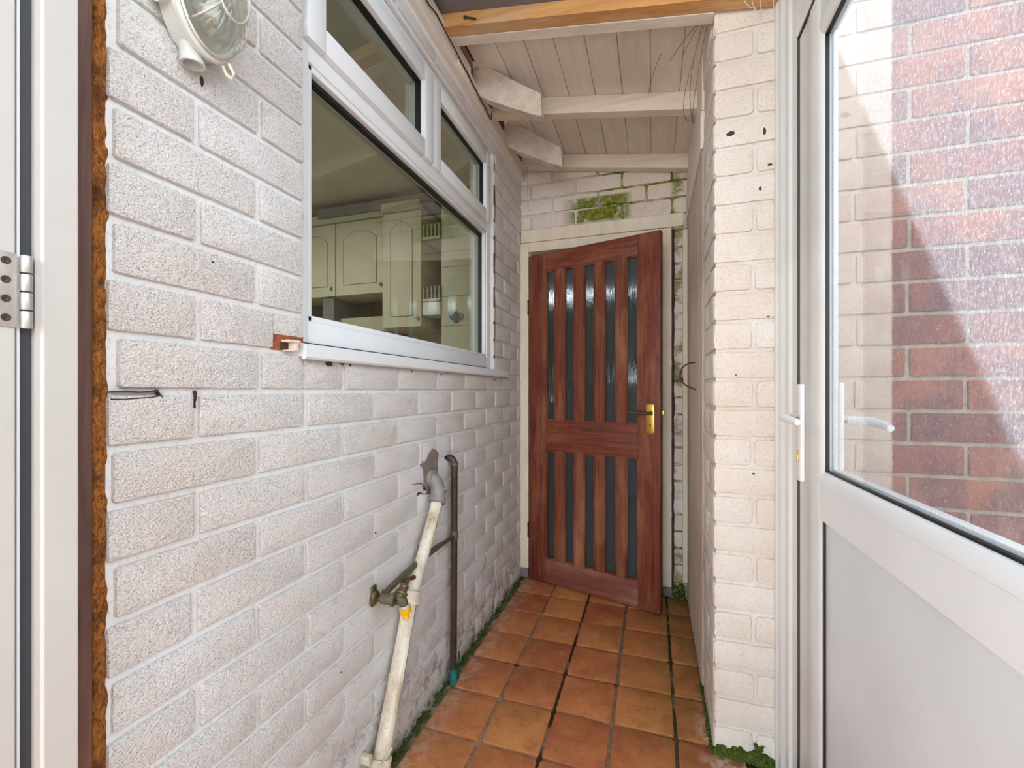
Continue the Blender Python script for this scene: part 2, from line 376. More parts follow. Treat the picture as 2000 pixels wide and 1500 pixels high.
def slab(bm, lay, rect, fmap, depth, rad=.006, soft=.003, step=.02, wob=.0012, tint=None, mi=0, tilt=.0):
    """one brick or tile: rounded outline, soft arris, slightly uneven; fmap(u,v,d)->Vector"""
    u0, u1, v0, v1 = rect
    w_, h_ = u1 - u0, v1 - v0
    if w_ < .012 or h_ < .012: return
    rad = min(rad, w_ * .4, h_ * .4)
    out = []
    def side(ax, ay, bx, by):
        L = math.hypot(bx - ax, by - ay); k = max(1, int(L / step))
        for i in range(k): out.append((ax + (bx - ax) * i / k, ay + (by - ay) * i / k))
    def corner(cx, cy, a0):
        for i in range(3): a = a0 + i * PI / 4 * 1.0 * .999; out.append((cx + rad * math.cos(a), cy + rad * math.sin(a)))
    cs = [(u1 - rad, v0 + rad, -PI / 2), (u1 - rad, v1 - rad, 0), (u0 + rad, v1 - rad, PI / 2), (u0 + rad, v0 + rad, PI)]
    sides = [((u0 + rad, v0), (u1 - rad, v0)), ((u1, v0 + rad), (u1, v1 - rad)), ((u1 - rad, v1), (u0 + rad, v1)), ((u0, v1 - rad), (u0, v0 + rad))]
    for (a, b), c in zip(sides, cs):
        side(a[0], a[1], b[0], b[1]); corner(*c)
    cu, cv = (u0 + u1) / 2, (v0 + v1) / 2
    sd = random.random() * 50; tu, tv = random.uniform(-tilt, tilt), random.uniform(-tilt, tilt)
    rings = []
    for ins, dd in ((0, -.004), (0, depth - soft), (soft * .35, depth - soft * .3), (soft * 1.2, depth)):
        ring = []
        for (u, v) in out:
            nz = noise.noise(Vector((u * 45, v * 45, sd))) * wob
            l = math.hypot(u - cu, v - cv); k = (ins + nz)
            du, dv = u - cu, v - cv
            # inset along axes
            uu = u - math.copysign(min(k, w_ * .3), du) * (1 if abs(abs(du) - w_ / 2) < rad + 1e-4 else 0)
            vv = v - math.copysign(min(k, h_ * .3), dv) * (1 if abs(abs(dv) - h_ / 2) < rad + 1e-4 else 0)
            ring.append(bm.verts.new(fmap(uu, vv, dd + (tu * du + tv * dv if dd > 0 else 0))))
        rings.append(ring)
    t = random.random() if tint is None else tint
    n = len(out); fs = []
    for i in range(3):
        for k in range(n): fs.append(bm.faces.new((rings[i][k], rings[i][(k + 1) % n], rings[i + 1][(k + 1) % n], rings[i + 1][k])))
    fs.append(bm.faces.new(rings[3]))
    for f in fs:
        f.material_index = mi
        f[lay] = t
def sub(rect, holes):
    rs = [rect]
    for h in holes:
        nr = []
        for r in rs:
            if r[1] <= h[0] or r[0] >= h[1] or r[3] <= h[2] or r[2] >= h[3]: nr.append(r); continue
            if r[0] < h[0]: nr.append((r[0], h[0], r[2], r[3]))
            if r[1] > h[1]: nr.append((h[1], r[1], r[2], r[3]))
            a, b = max(r[0], h[0]), min(r[1], h[1])
            if r[2] < h[2]: nr.append((a, b, r[2], h[2]))
            if r[3] > h[3]: nr.append((a, b, h[3], r[3]))
        rs = nr
    return rs
def brickwork(bm, u0, u1, z0, z1, course, mod, j, fmap, depth, holes=(), off=0., zoff=0., mi=0, pattern='stretcher', **kw):
    lay = bm.faces.layers.float.get('tint') or bm.faces.layers.float.new('tint')
    k = int(math.floor((z0 - zoff) / course)) - 1
    while True:
        a = zoff + k * course; b = a + course - j
        if a > z1: break
        v0, v1 = max(a, z0), min(b, z1)
        if v1 - v0 > .012:
            sh = off + (mod / 2 if k % 2 else 0) + random.uniform(-.004, .004)
            i = int(math.floor((u0 - sh) / mod)) - 1
            while sh + i * mod < u1:
                r = (max(sh + i * mod, u0), min(sh + (i + 1) * mod - j, u1), v0, v1)
                t = random.random()
                if r[1] - r[0] > .012:
                    for q in sub(r, holes): slab(bm, lay, q, fmap, depth + random.uniform(-.0012, .0012), tint=t, mi=mi, **kw)
                i += 1
        k += 1

# ================================================================= SETTING
# ---- left wall with the window opening
WX = -.78
WH = (.822, 2.115, 1.235, 2.385)
bm = B(); bm.faces.layers.float.new('tint')
for (y0, y1, z0, z1) in ((.437, 2.75, 2.62, 2.95), (.437, WH[0], -.05, 2.62), (WH[1], 2.75, -.05, 2.62), (WH[0], WH[1], -.05, WH[2]), (WH[0], WH[1], WH[3], 2.62)):
    box(bm, -.92, WX - .008, y0, y1, z0, z1, mi=1)
fl = lambda u, v, d: Vector((WX - .008 + d, u, v))
brickwork(bm, .437, 2.60, 0, 2.47, .0882, .2600, .012, fl, .008, holes=[WH, (.737, .822, 1.253, 1.283), (1.385, 1.475, .80, .905)], off=.571 + .006, zoff=.018, rad=.0035, soft=.003, wob=.0012, tilt=.006)
wl = obj('wall_left', bm, ['brick_left', 'joint_left'], smooth=True, kind='structure')
# bare red patch where brick face has spalled beside the sill
bm = B(); box(bm, -.79, -.783, .735, .824, 1.25, 1.287, .001); obj('bare_brick_patch', bm, 'chip', wl, label='chipped bare red brick beside the sill')
def ragged(bm, poly, x0, x1):
    prism(bm, poly, 'x', x0, x1)
bm = B(); ragged(bm, [(1.372, .895), (1.395, .905), (1.42, .93), (1.445, .945), (1.47, .937), (1.492, .92), (1.484, .885), (1.488, .84), (1.48, .80), (1.43, .782), (1.405, .79), (1.386, .83), (1.378, .862)], -.79, -.7765)
obj('mortar_patch', bm, 'mortar_patch', wl, label='rough grey cement patch where pipe enters')
# open cracks and flaked joints
def crack(pts, wd):
    b = B()
    L = []; Rr = []
    for i, (y, z) in enumerate(pts):
        k = wd * random.uniform(.5, 1.3)
        L.append((y, z + k / 2)); Rr.append((y, z - k / 2))
    n = len(pts)
    for i in range(n - 1):
        v = [Vector((x, q[0], q[1])) for x in (-.7885, -.7790) for q in (L[i], L[i + 1], Rr[i + 1], Rr[i])]
        vs = [b.verts.new(p) for p in v]
        for f in ((0, 1, 2, 3), (7, 6, 5, 4), (0, 4, 5, 1), (3, 2, 6, 7), (0, 3, 7, 4), (1, 5, 6, 2)): b.faces.new([vs[a] for a in f])
    return b
cr_m = [([(.439, 1.158), (.46, 1.159), (.48, 1.1575), (.505, 1.159)], .0022), ([(.439, 1.147), (.455, 1.1465), (.475, 1.148), (.495, 1.149), (.508, 1.152)], .0022),
        ([(.505, 1.160), (.5085, 1.154), (.512, 1.149)], .004), ([(.568, 1.158), (.57, 1.154), (.569, 1.147), (.567, 1.139), (.5675, 1.13)], .004),
        ([(1.30, .842), (1.34, .836), (1.37, .83), (1.40, .80)], .0022), ([(1.345, .795), (1.36, .80), (1.385, .79), (1.42, .785)], .003),
        ([(2.128, 1.26), (2.131, 1.40), (2.126, 1.55), (2.13, 1.75), (2.125, 1.9), (2.130, 2.1), (2.127, 2.2), (2.13, 2.33)], .0)]
for pts, wd in cr_m[:-1]: obj('crack', crack(pts, wd), 'crack', wl)
b = B(); tube(b, [(-.781, y + random.uniform(-.002, .002), z) for (y, z) in [(2.122, 1.24 + i * .055) for i in range(21)]], [random.uniform(.0012, .004) for i in range(21)], 6)
obj('crack', b, 'crack', wl)

for (y, z, a, c) in ((.905, 1.228, .016, .008), (.955, 1.230, .007, .003), (.985, 1.229, .006, .004), (1.30, 1.226, .005, .004), (1.52, 1.222, .005, .003), (2.12, 1.215, .006, .004), (.600, 1.40, .002, .002), (.578, 1.722, .004, .012), (1.1, .74, .003, .003), (.95, .42, .003, .003), (1.25, .36, .003, .004)):
    bm = B(); prism(bm, [(y + a * math.cos(t) * random.uniform(.6, 1.1), z + c * math.sin(t) * random.uniform(.6, 1.1)) for t in [i * PI / 5 for i in range(10)]], 'x', -.79, -.7785)
    obj('flaked_paint_patch', bm, 'crack', wl)
# ---- end wall, painted brick with door opening
BY = 2.60
bm = B(); bm.faces.layers.float.new('tint')
DO = (-.80, .115, -.1, 2.145)
for (x0, x1, z0, z1) in ((-.80, .60, 2.145, 2.62), (.101, .60, -.05, 2.145)):
    box(bm, x0, x1, BY + .010, BY + .12, z0, z1, mi=1)
fb = lambda u, v, d: Vector((u, BY + .010 - d, v))
brickwork(bm, -.79, .19, 0, 2.50, 0.0935, .272, .010, fb, .010, holes=[(-.80, .110, -.1, 2.145)], off=-.03, zoff=.005, rad=.012, soft=.005, wob=.004, tilt=.02)
wb = obj('wall_back', bm, ['brick_back', 'joint_back'], smooth=True, kind='structure')
# ---- right side: painted pier and its return, ribbed board door beyond
PY = 1.53
bm = B(); bm.faces.layers.float.new('tint')
box(bm, .193, .42, PY + .006, PY + .30, -.05, 2.43, mi=1)
box(bm, .215, .62, PY + .30, 2.75, -.05, 2.5, mi=1)
fp = lambda u, v, d: Vector((u, PY + .006 - d, v))
fr = lambda u, v, d: Vector((.193 - d, u, v))
brickwork(bm, .187, .40, 0, 2.43, .0921, .262, .010, fp, .007, off=.308, zoff=.003, rad=.010, soft=.005, wob=.003, tilt=.012)
brickwork(bm, PY + .004, PY + .29, 0, 2.345, .0921, .30, .010, fr, .007, off=PY - .01, zoff=.003, rad=.010, soft=.005, wob=.003, tilt=.012)
wr = obj('wall_right', bm, ['brick_pier', 'joint_pier'], smooth=True, kind='structure')
bm = B()
for (x, z, s_, q) in ((.235, 1.975, .016, 1), (.330, 1.965, .005, 6), (.318, 1.79, .005, 3), (.345, 1.86, .008, 1), (.34, 1.39, .005, 1), (.30, .90, .004, 1.6), (.25, 1.21, .004, 1)):
    prism(bm, [(x + s_ * math.cos(a) * random.uniform(.6, 1.1), z + s_ * q * .5 * math.sin(a) * random.uniform(.6, 1.1)) for a in [i * PI / 4 for i in range(8)]], 'y', PY - .0035, PY + .01)
obj('flaked_paint_patch', bm, 'crack', wr, label='brown chips where the paint has flaked')
# ---- outer brick wall seen through the door glass: painted part, then bare red brick
bm = B(); bm.faces.layers.float.new('tint')
box(bm, .42, 3.2, PY + .006, PY + .22, -.05, 2.575, mi=1)
brickwork(bm, .42, 3.2, 0, 2.575, .0921, .262, .011, fp, .007, off=.308, zoff=.003, rad=.004, soft=.002, wob=.0016, step=.03, tilt=.008)
obj('wall_outer', bm, ['red_brick', 'red_joint'], smooth=True, kind='structure')
# ---- floor
bm = B(); bm.faces.layers.float.new('tint'); lay = bm.faces.layers.float['tint']
box(bm, -.95, .50, -1.6, 2.62, -.08, -.006, mi=1)
ff = lambda u, v, d: Vector((u, v, -.006 + d))
xs = [.073 - .207 * k for k in range(-2, 5)]; ys = [2.405 - .2145 * k for k in range(0, 19)]
hues = [.9, .2, .55, .1, .75, .35, .6, 1., .45]
for i, x in enumerate(xs):
    for jx, y in enumerate(ys):
        x0, x1 = x + .005, x + .207 - .005; y0, y1 = y + .005, y + .2145 - .005
        if x1 > .47: continue
        if y0 > 1.40: x1 = min(x1, .186)
        if x < -.75: x0 = x + .004
        if x1 - x0 < .03: continue
        y1 = min(y1, 2.598)
        slab(bm, lay, (x0, x1, y0, y1), ff, .008 + random.uniform(-.001, .001), rad=.010, soft=.003, wob=.004, tint=hues[(i * 5 + jx * 7 + (i * jx) % 3) % 9], tilt=.006)
floor = obj('floor', bm, ['tile', 'grout'], smooth=True, kind='structure')
# outside ground
bm = B(); box(bm, -14, 14, -12, 16, -.30, -.09); obj('paving_ground', bm, 'paving', kind='structure', label='grey paved ground outside', category='ground')

bm = B(); box(bm, 2.3, 2.4, -9, 1.5, -.09, 2.15); obj('light_block_wall', bm, 'paving', kind='structure')  # unseen wall added to cut the sky light from the right
# ---- roof timbers (falls towards the right wall)
SL = -.163
def zr(x, z0): return z0 + SL * (x + .76)
def sloped(bm, x0, x1, y0, y1, zb, h, bev=.002, mi=0):
    vs = box(bm, x0, x1, y0, y1, 0, h, bev, mi=mi)
    for v in vs: v.co.z += zr(v.co.x, zb)
def purlin(name, x0, x1, y0, y1, zb, h, m, label, group=None):
    b = B(); sloped(b, x0, x1, y0, y1, zb, h); o = obj(name, b, m, label=label, category='beam')
    if group: o['group'] = group
    return o
o = purlin('roof_purlin', -.748, .188, 1.52, 1.565, 2.52, .06, 'white_x', 'white painted beam fixed behind the orange timber')
purlin('roof_purlin', -.76, .182, 2.015, 2.065, 2.52, .078, 'white_x', 'white painted beam in the middle of the board ceiling')
purlin('roof_purlin', -.76, .185, 2.535, 2.585, 2.52, .078, 'white_x', 'white painted beam above the mossy end wall')
ob = purlin('pine_batten', -.765, .42, 1.468, 1.518, 2.521, .050, 'orange', 'bare orange pine timber across the top of the passage')
for (x, y, l) in ((-.655, 1.466, .045), (-.47, 1.50, .02)):
    bm = B()
    tube(bm, [(x, y + .004, zr(x, 2.545)), (x + .002, y - .006, zr(x, 2.542)), (x + l, y + .006 - .012, zr(x, 2.525))], .003, 8)
    lathe(bm, (x, y - .001, zr(x, 2.545)), (0, -1, 0), [(.006, 0), (.006, .003), (.003, .004)], 10)
    obj('nail', bm, 'steel_dark', ob, True)
# board ceiling: each plank a shallow bevelled slab in one panel
bm = B()
for k in range(-3, 6):
    x0 = -.49 + .1205 * (k); x1 = x0 + .1180
    x1 = min(x1, .20)
    sloped(bm, max(x0, -.705), x1, 1.50, 2.60, 2.5985, .012, .0035)
sloped(bm, -.70, .22, 1.52, 2.74, 2.606, .02, 0)
obj('ceiling', bm, 'white_y', smooth=True, kind='structure')
# grey felt deck over the camera side, plus an unseen translucent sheet added to soften the sun
bm = B(); sloped(bm, -1.6, .46, 1.10, 1.518, 2.5715, .02, 0); obj('roof_deck', bm, 'lead', kind='structure')
bm = B()
n = 60
rows = []
for y in (-1.3, 1.2):
    rows.append([(bm.verts.new((-.95 + i * 1.38 / n, y, zr(-.95 + i * 1.38 / n, 2.70) + .008 * math.sin(i * PI / 2)))) for i in range(n + 1)])
for i in range(n): bm.faces.new((rows[0][i], rows[0][i + 1], rows[1][i + 1], rows[1][i]))
o = obj('sun_diffuser_sheet', bm, 'sun_diffuser', smooth=True, kind='structure')
md = o.modifiers.new('t', 'SOLIDIFY'); md.thickness = .002
# brown wall plate and white edge board at the head of the left wall
bm = B(); box(bm, -.86, -.768, 1.1, 2.598, 2.53, 2.68, .002); box(bm, -.90, -.66, 1.1, 2.60, 2.635, 2.67); box(bm, -.80, -.66, 1.519, 1.53, 2.585, 2.65); o = obj('wall_plate', bm, 'brown', label='dark brown timber in the gap above the white edge board', category='timber')
bm = B(); box(bm, -.785, -.748, .44, 2.598, 2.458, 2.532, .003); eb = obj('trim_1', bm, 'white_y', kind='structure', label='white painted edge board along head of left wall')
bm = B(); box(bm, -.752, -.740, .44, 1.72, 2.505, 2.545, .002); obj('cover_strip', bm, 'white_y', eb)
bm = B(); box(bm, -.752, -.742, 1.60, 1.90, 2.470, 2.497, .004, 2); tube(bm, [(-.747, 1.9, 2.470), (-.747, 1.9, 2.497)], .005, 8); obj('cable_cover', bm, 'cream', eb, True)
def wig(a, b, n, amp, sag=0):
    a, b = Vector(a), Vector(b)
    return [a.lerp(b, i / n) + Vector((0, 0, -sag * math.sin(PI * i / n))) + Vector((random.uniform(-amp, amp) * .3, 0, random.uniform(-amp, amp))) for i in range(n + 1)]
bm = B(); tube(bm, wig((-.738, .45, 2.50), (-.738, 1.35, 2.50), 12, .004) + wig((-.737, 1.4, 2.51), (-.738, 1.93, 2.462), 10, .003) + [Vector((-.735, 1.95, 2.458)), Vector((-.735, 1.955, 2.49))], .003, 8)
obj('cable', bm, 'pipe_brown', smooth=True, label='thin dark cable clipped along the edge board', category='cable')
# head band between window and board: rough render
bm = B(); box(bm, -.79, -.776, .44, 2.59, 2.437, 2.460, .003); obj('render_strip', bm, 'joint_left', wl)
# rafter tails
def tailobj(y):
    b = B()
    pts = [(-.80, 2.66), (-.705, 2.598), (-.60, 2.525), (-.456, 2.428), (-.450, 2.327), (-.52, 2.358), (-.60, 2.398), (-.68, 2.440), (-.74, 2.478), (-.775, 2.512), (-.80, 2.56)]
    prism(b, pts, 'y', y, y + .047, bev=.003)
    return b
for y, l in ((1.80, 'white textured rafter end poking out nearest the camera'), (2.235, 'white textured rafter end poking out near the end wall')):
    obj('rafter_tail', tailobj(y), 'tail', smooth=True, label=l, category='rafter', group='rafter ends on the left wall')

# ---- right side timber: header boards over ribbed door, edge post
bm = B()
box(bm, .175, .215, 1.822, 2.60, 2.095, 2.24, .003); box(bm, .180, .215, 1.822, 2.60, 2.243, 2.50, .003)
box(bm, .184, .215, 1.60, 1.822, 2.345, 2.44, .002)
obj('trim_2', bm, 'white_y', kind='structure', label='whitewashed boards over ribbed door')
bm = B(); box(bm, .158, .182, 2.575, 2.598, .10, 2.05, .002); obj('trim_3', bm, 'cream', kind='structure', label='thin cream batten at the corner beside ribbed door')
d3 = thing('door_3', 'grey ribbed timber door in the right wall, ending at the brick return', 'door', kind='structure')
bm = B(); y = 1.835
while y < 2.57:
    y1 = min(y + .088, 2.575)
    prism(bm, [(.190, y), (.182, y + .004), (.181, y + .024), (.190, y + .028), (.181, y + .032), (.181, y + .054), (.190, y + .058), (.181, y + .062), (.182, y1 - .004), (.190, y1 - .001), (.212, y1 - .001), (.212, y)], 'z', .012, 2.093)
    y += .088
obj('board_panel', bm, 'grey_ribs', d3)
bm = B(); tube(bm, arc((.184, 2.10, 1.285), (.120, 2.14, 1.29), (.120, 2.17, 1.225), 8)[:-1] + arc((.120, 2.17, 1.225), (.128, 2.14, 1.18), (.184, 2.10, 1.165), 8), .0035, 8)
lathe(bm, (.128, 2.16, 1.20), (0, .2, 1), [(.004, 0), (.007, .004), (.007, .018), (.004, .022)], 10)
obj('door_handle', bm, 'rust', d3, True, label='bent rusty wire handle with flaking white paint')

# ---- timber door frame and lintel boards at the end
tr = thing('trim_4', 'cream painted timber frame around the red door', 'door frame', kind='structure')
bm = B(); box(bm, -.784, -.731, 2.585, 2.66, .065, 2.072, .003); obj('jamb', bm, 'cream', tr)
bm = B(); box(bm, .052, .100, 2.585, 2.66, .060, 2.072, .003); obj('jamb', bm, 'cream', tr)
bm = B(); box(bm, -.731, .052, 2.587, 2.66, 2.015, 2.072, .003); obj('head_rail', bm, 'cream', tr)
bm = B(); box(bm, -.782, -.733, 2.588, 2.655, .004, .065, .006); box(bm, .054, .104, 2.588, 2.655, .004, .060, .006); obj('rotten_foot', bm, 'lead', tr, label='dark rotten foot of the frame')
bm = B(); box(bm, -.778, .163, 2.583, 2.64, 2.074, 2.150, .004); obj('trim_5', bm, 'cream', kind='structure', label='cream lintel board under the mossy bricks')
bm = B(); tube(bm, [(.107 + random.uniform(-.003, .003), 2.597, .01 + i * .05) for i in range(42)], [random.uniform(.005, .010) for i in range(42)], 7)
obj('dark_mortar_gap', bm, 'crack', wb, label='dark crumbling gap beside the frame')

# ---- red glazed door, ajar
DW, DH, DT = .797, 1.980, .042
d1 = thing('door_1', 'weathered red brown timber door with narrow rippled glass panes, ajar', 'door', kind='structure')
d1.location = (-.727, 2.586, .008); d1.rotation_euler = (0, 0, math.atan2(-.225, .764))
def dp(name, m, f, **k):
    b = B(); f(b); return obj(name, b, m, d1, True, **k)
# local: x along door, y depth (front y=0, back +DT), z up
dp('stile', 'door_v', lambda b: box(b, 0, .118, 0, DT, 0, DH, .003))
dp('stile', 'door_v', lambda b: box(b, .680, DW, 0, DT, 0, DH, .003))
dp('rail', 'door_h', lambda b: box(b, .118, .680, .0005, DT, 1.872, DH - .0005, .002))
dp('rail', 'door_h', lambda b: box(b, .118, .680, .0005, DT, .795, .975, .002), label='faded middle rail')
dp('rail', 'door_dull', lambda b: box(b, .118, .680, .0005, DT, .001, .142, .002), label='bleached bottom rail')
for a, c in ((.181, .241), (.308, .366), (.432, .488), (.556, .614)):
    for z0, z1 in ((.975, 1.872), (.142, .795)):
        def f(b):
            prism(b, [(a, .006), (a + .006, .0), (c - .006, .0), (c, .006), (c, .034), (a, .034)], 'z', z0, z1)
        dp('glazing_bar', 'mull', f)
gx = [(.118, .181), (.241, .308), (.366, .432), (.488, .556), (.614, .680)]
def beads(b):
    for z0, z1 in ((.975, 1.872), (.142, .795)):
        for a, c in gx:
            box(b, a, a + .007, .004, .018, z0, z1, .001); box(b, c - .007, c, .004, .018, z0, z1, .001)
            box(b, a, c, .004, .018, z0, z0 + .008, .001); box(b, a, c, .004, .018, z1 - .008, z1, .001)
dp('glazing_bead', 'door_v', beads)
for z0, z1 in ((.977, 1.870), (.144, .793)):
    for a, c in gx:
        dp('glass_pane', 'ripple', lambda b: box(b, a + .001, c - .001, .019, .023, z0, z1))
hb = dp('handle_plate', 'brass', lambda b: box(b, .723, .766, -.003, .001, .930, 1.080, .0008), label='polished brass backplate')
def key(b):
    lathe(b, (.745, -.0032, .975), (0, -1, 0), [(.0045, 0), (.0045, .0006)], 12); box(b, .7425, .7475, -.0038, -.003, .955, .975)
b = B(); key(b); obj('keyhole', b, 'gasket', hb)
b = B()
for x in (.727, .762):
    for z in (.934, 1.076): lathe(b, (x, -.003, z), (0, -1, 0), [(.0022, 0), (.0022, .001)], 8)
obj('screw', b, 'steel_dark', hb)
def lever(b):
    lathe(b, (.748, -.003, 1.035), (0, -1, 0), [(.012, 0), (.011, .006), (.008, .008), (.008, .032), (.0085, .04)], 16)
    tube(b, [(.756, -.040, 1.035), (.74, -.042, 1.035), (.70, -.042, 1.036), (.66, -.040, 1.040), (.642, -.038, 1.042)], [.0085, .0088, .0078, .0068, .0060], 12)
dp('lever_handle', 'brass_old', lever, label='tarnished brass lever')
dp('latch_plate', 'gasket', lambda b: (box(b, DW - .0005, DW + .002, .010, .032, .90, 1.15, .0005),))
dp('latch', 'brass', lambda b: box(b, DW + .002, DW + .012, .014, .028, 1.025, 1.050, .003))
def hinge(z): return lambda b: tube(b, [(-.004, -.003, z), (-.004, -.003, z + .09)], .005, 10)
for z in (.25, 1.62): dp('hinge', 'rust', hinge(z))

# ---- behind the red door
bm = B(); box(bm, -2.4, 2.4, 2.66, 5.7, 2.45, 2.52); obj('dimming_roof_rear', bm, 'lead', kind='structure')  # roof added to keep the space behind the rippled glass dim
bm = B(); box(bm, -2.4, -2.3, 2.72, 5.0, -.1, 2.45); obj('wall_rear_left', bm, 'lead', kind='structure')
bm = B(); box(bm, 2.3, 2.4, 2.72, 5.0, -.1, 2.45); obj('wall_rear_right', bm, 'lead', kind='structure')
bm = B(); box(bm, -2.4, 2.4, 2.68, 5.0, -.088, -.07); obj('floor_rear', bm, 'lead', kind='structure')
bm = B()
for i in range(640):
    p = Vector((random.uniform(-2.2, 1.8), 5.6 + random.uniform(-.35, .35), random.uniform(0, 2.28)))
    r = bmesh.ops.create_icosphere(bm, subdivisions=1, radius=random.uniform(.10, .2))['verts']
    for v in r: v.co = v.co * random.uniform(.8, 1.2) + p
obj('garden_hedge', bm, 'hedge', label='green hedge glimpsed through the rippled glass', category='hedge')
bm = B()
for k in range(26): box(bm, -2.6 + k * .18, -2.6 + k * .18 + .17, 5.0, 5.02, -.08, 1.05, .003)
obj('garden_fence', bm, 'fence', label='low grey fence glimpsed through the rippled glass', category='fence')

# ================================================================= uPVC WINDOW (left wall)
w1 = thing('window_1', 'white plastic kitchen window with two small top sashes', 'window', kind='structure')
def wp(name, m, f, parent=None, **k):
    b = B(); f(b); return obj(name, b, m, parent or w1, True, **k)
FX = -.800           # frame face
def fr_(b):
    y0, y1, z0, z1 = .820, 2.111, 1.274, 2.383
    box(b, -.875, FX, y0, .860, z0, z1, .003); box(b, -.875, FX, 2.056, y1, z0, z1, .003)
    box(b, -.875, FX, .855, 2.06, z0, 1.330, .003); box(b, -.875, FX, .855, 2.06, 2.325, z1, .003)
    box(b, -.875, FX, .855, 2.06, 1.965, 2.045, .003)
    box(b, -.875, FX, 1.455, 1.515, 2.04, 2.33, .003)
wp('window_frame', 'upvc', fr_)
def sash(name, y0, y1, z0, z1, wd, x1):
    def f(b):
        for (a, c, e, g, ax) in ((y0, y0 + wd, z0, z1, 0), (y1 - wd, y1, z0, z1, 0), (y0 + wd, y1 - wd, z0, z0 + wd, 1), (y0 + wd, y1 - wd, z1 - wd, z1, 1)):
            box(b, -.85, x1, a, c, e, g, .003)
    s = wp('sash', 'upvc', f, label=name)
    def g(b):
        a, c, e, h = y0 + wd, y1 - wd, z0 + wd, z1 - wd; t = .004
        for q in ((a, a + t, e, h), (c - t, c, e, h), (a, c, e, e + t), (a, c, h - t, h)): box(b, -.822, x1 - .018, *q)
    b = B(); g(b); obj('gasket', b, 'gasket', s)
    b = B(); box(b, -.826, -.822, y0 + wd, y1 - wd, z0 + wd, z1 - wd); obj('glass_pane', b, 'glass', s)
sash('larger top hung opening sash', .838, 1.462, 2.008, 2.345, .062, -.782)
sash('smaller top sash', 1.476, 2.072, 2.010, 2.345, .055, -.786)
# bead, gasket and pane of the big fixed light
def bead(b):
    y0, y1, z0, z1 = .860, 2.056, 1.330, 1.965
    for (a, c, e, h) in ((y0, y0 + .014, z0, z1), (y1 - .016, y1, z0, z1)): box(b, -.835, FX - .004, a, c, e, h, .003)
    box(b, -.835, FX - .004, y0, y1, z0, z0 + .016, .003); box(b, -.835, FX - .004, y0, y1, z1 - .016, z1, .003)
wp('glazing_bead', 'upvc', bead)
def gk(b):
    y0, y1, z0, z1 = .874, 2.040, 1.346, 1.949; t = .007
    for q in ((y0, y0 + t, z0, z1), (y1 - t, y1, z0, z1), (y0, y1, z0, z0 + t * .5), (y0, y1, z1 - t * 1.6, z1)): box(b, -.838, FX - .020, *q)
wp('gasket', 'gasket', gk)
wp('glass_pane', 'glass', lambda b: box(b, -.842, -.838, .874, 2.040, 1.346, 1.949))
# projecting sill
def sill(b):
    prism(b, [(-.85, 1.276), (-.768, 1.270), (-.759, 1.267), (-.757, 1.262), (-.757, 1.238), (-.762, 1.233), (-.770, 1.233), (-.772, 1.240), (-.85, 1.24)], 'y', .806, 2.30)
sl_o = wp('window_sill', 'upvc', sill)
bm = B(); box(bm, -.800, -.7965, .82, 2.10, 1.2715, 1.2765); obj('sill_joint', bm, 'gasket', w1)
# broken old bracket poking from the wall at the sill end
br = thing('sill_bracket', 'broken cream plastic end piece sticking out beside the window sill', 'bracket')
bm = B(); box(bm, -.785, -.760, .760, .792, 1.268, 1.273, .001); box(bm, -.785, -.765, .764, .792, 1.248, 1.251, .001); box(bm, -.785, -.762, .778, .788, 1.250, 1.268, .001); obj('flange', bm, 'cream', br)
bm = B(); box(bm, -.785, -.781, .757, .790, 1.252, 1.268); obj('dark_slot', bm, 'crack', br)

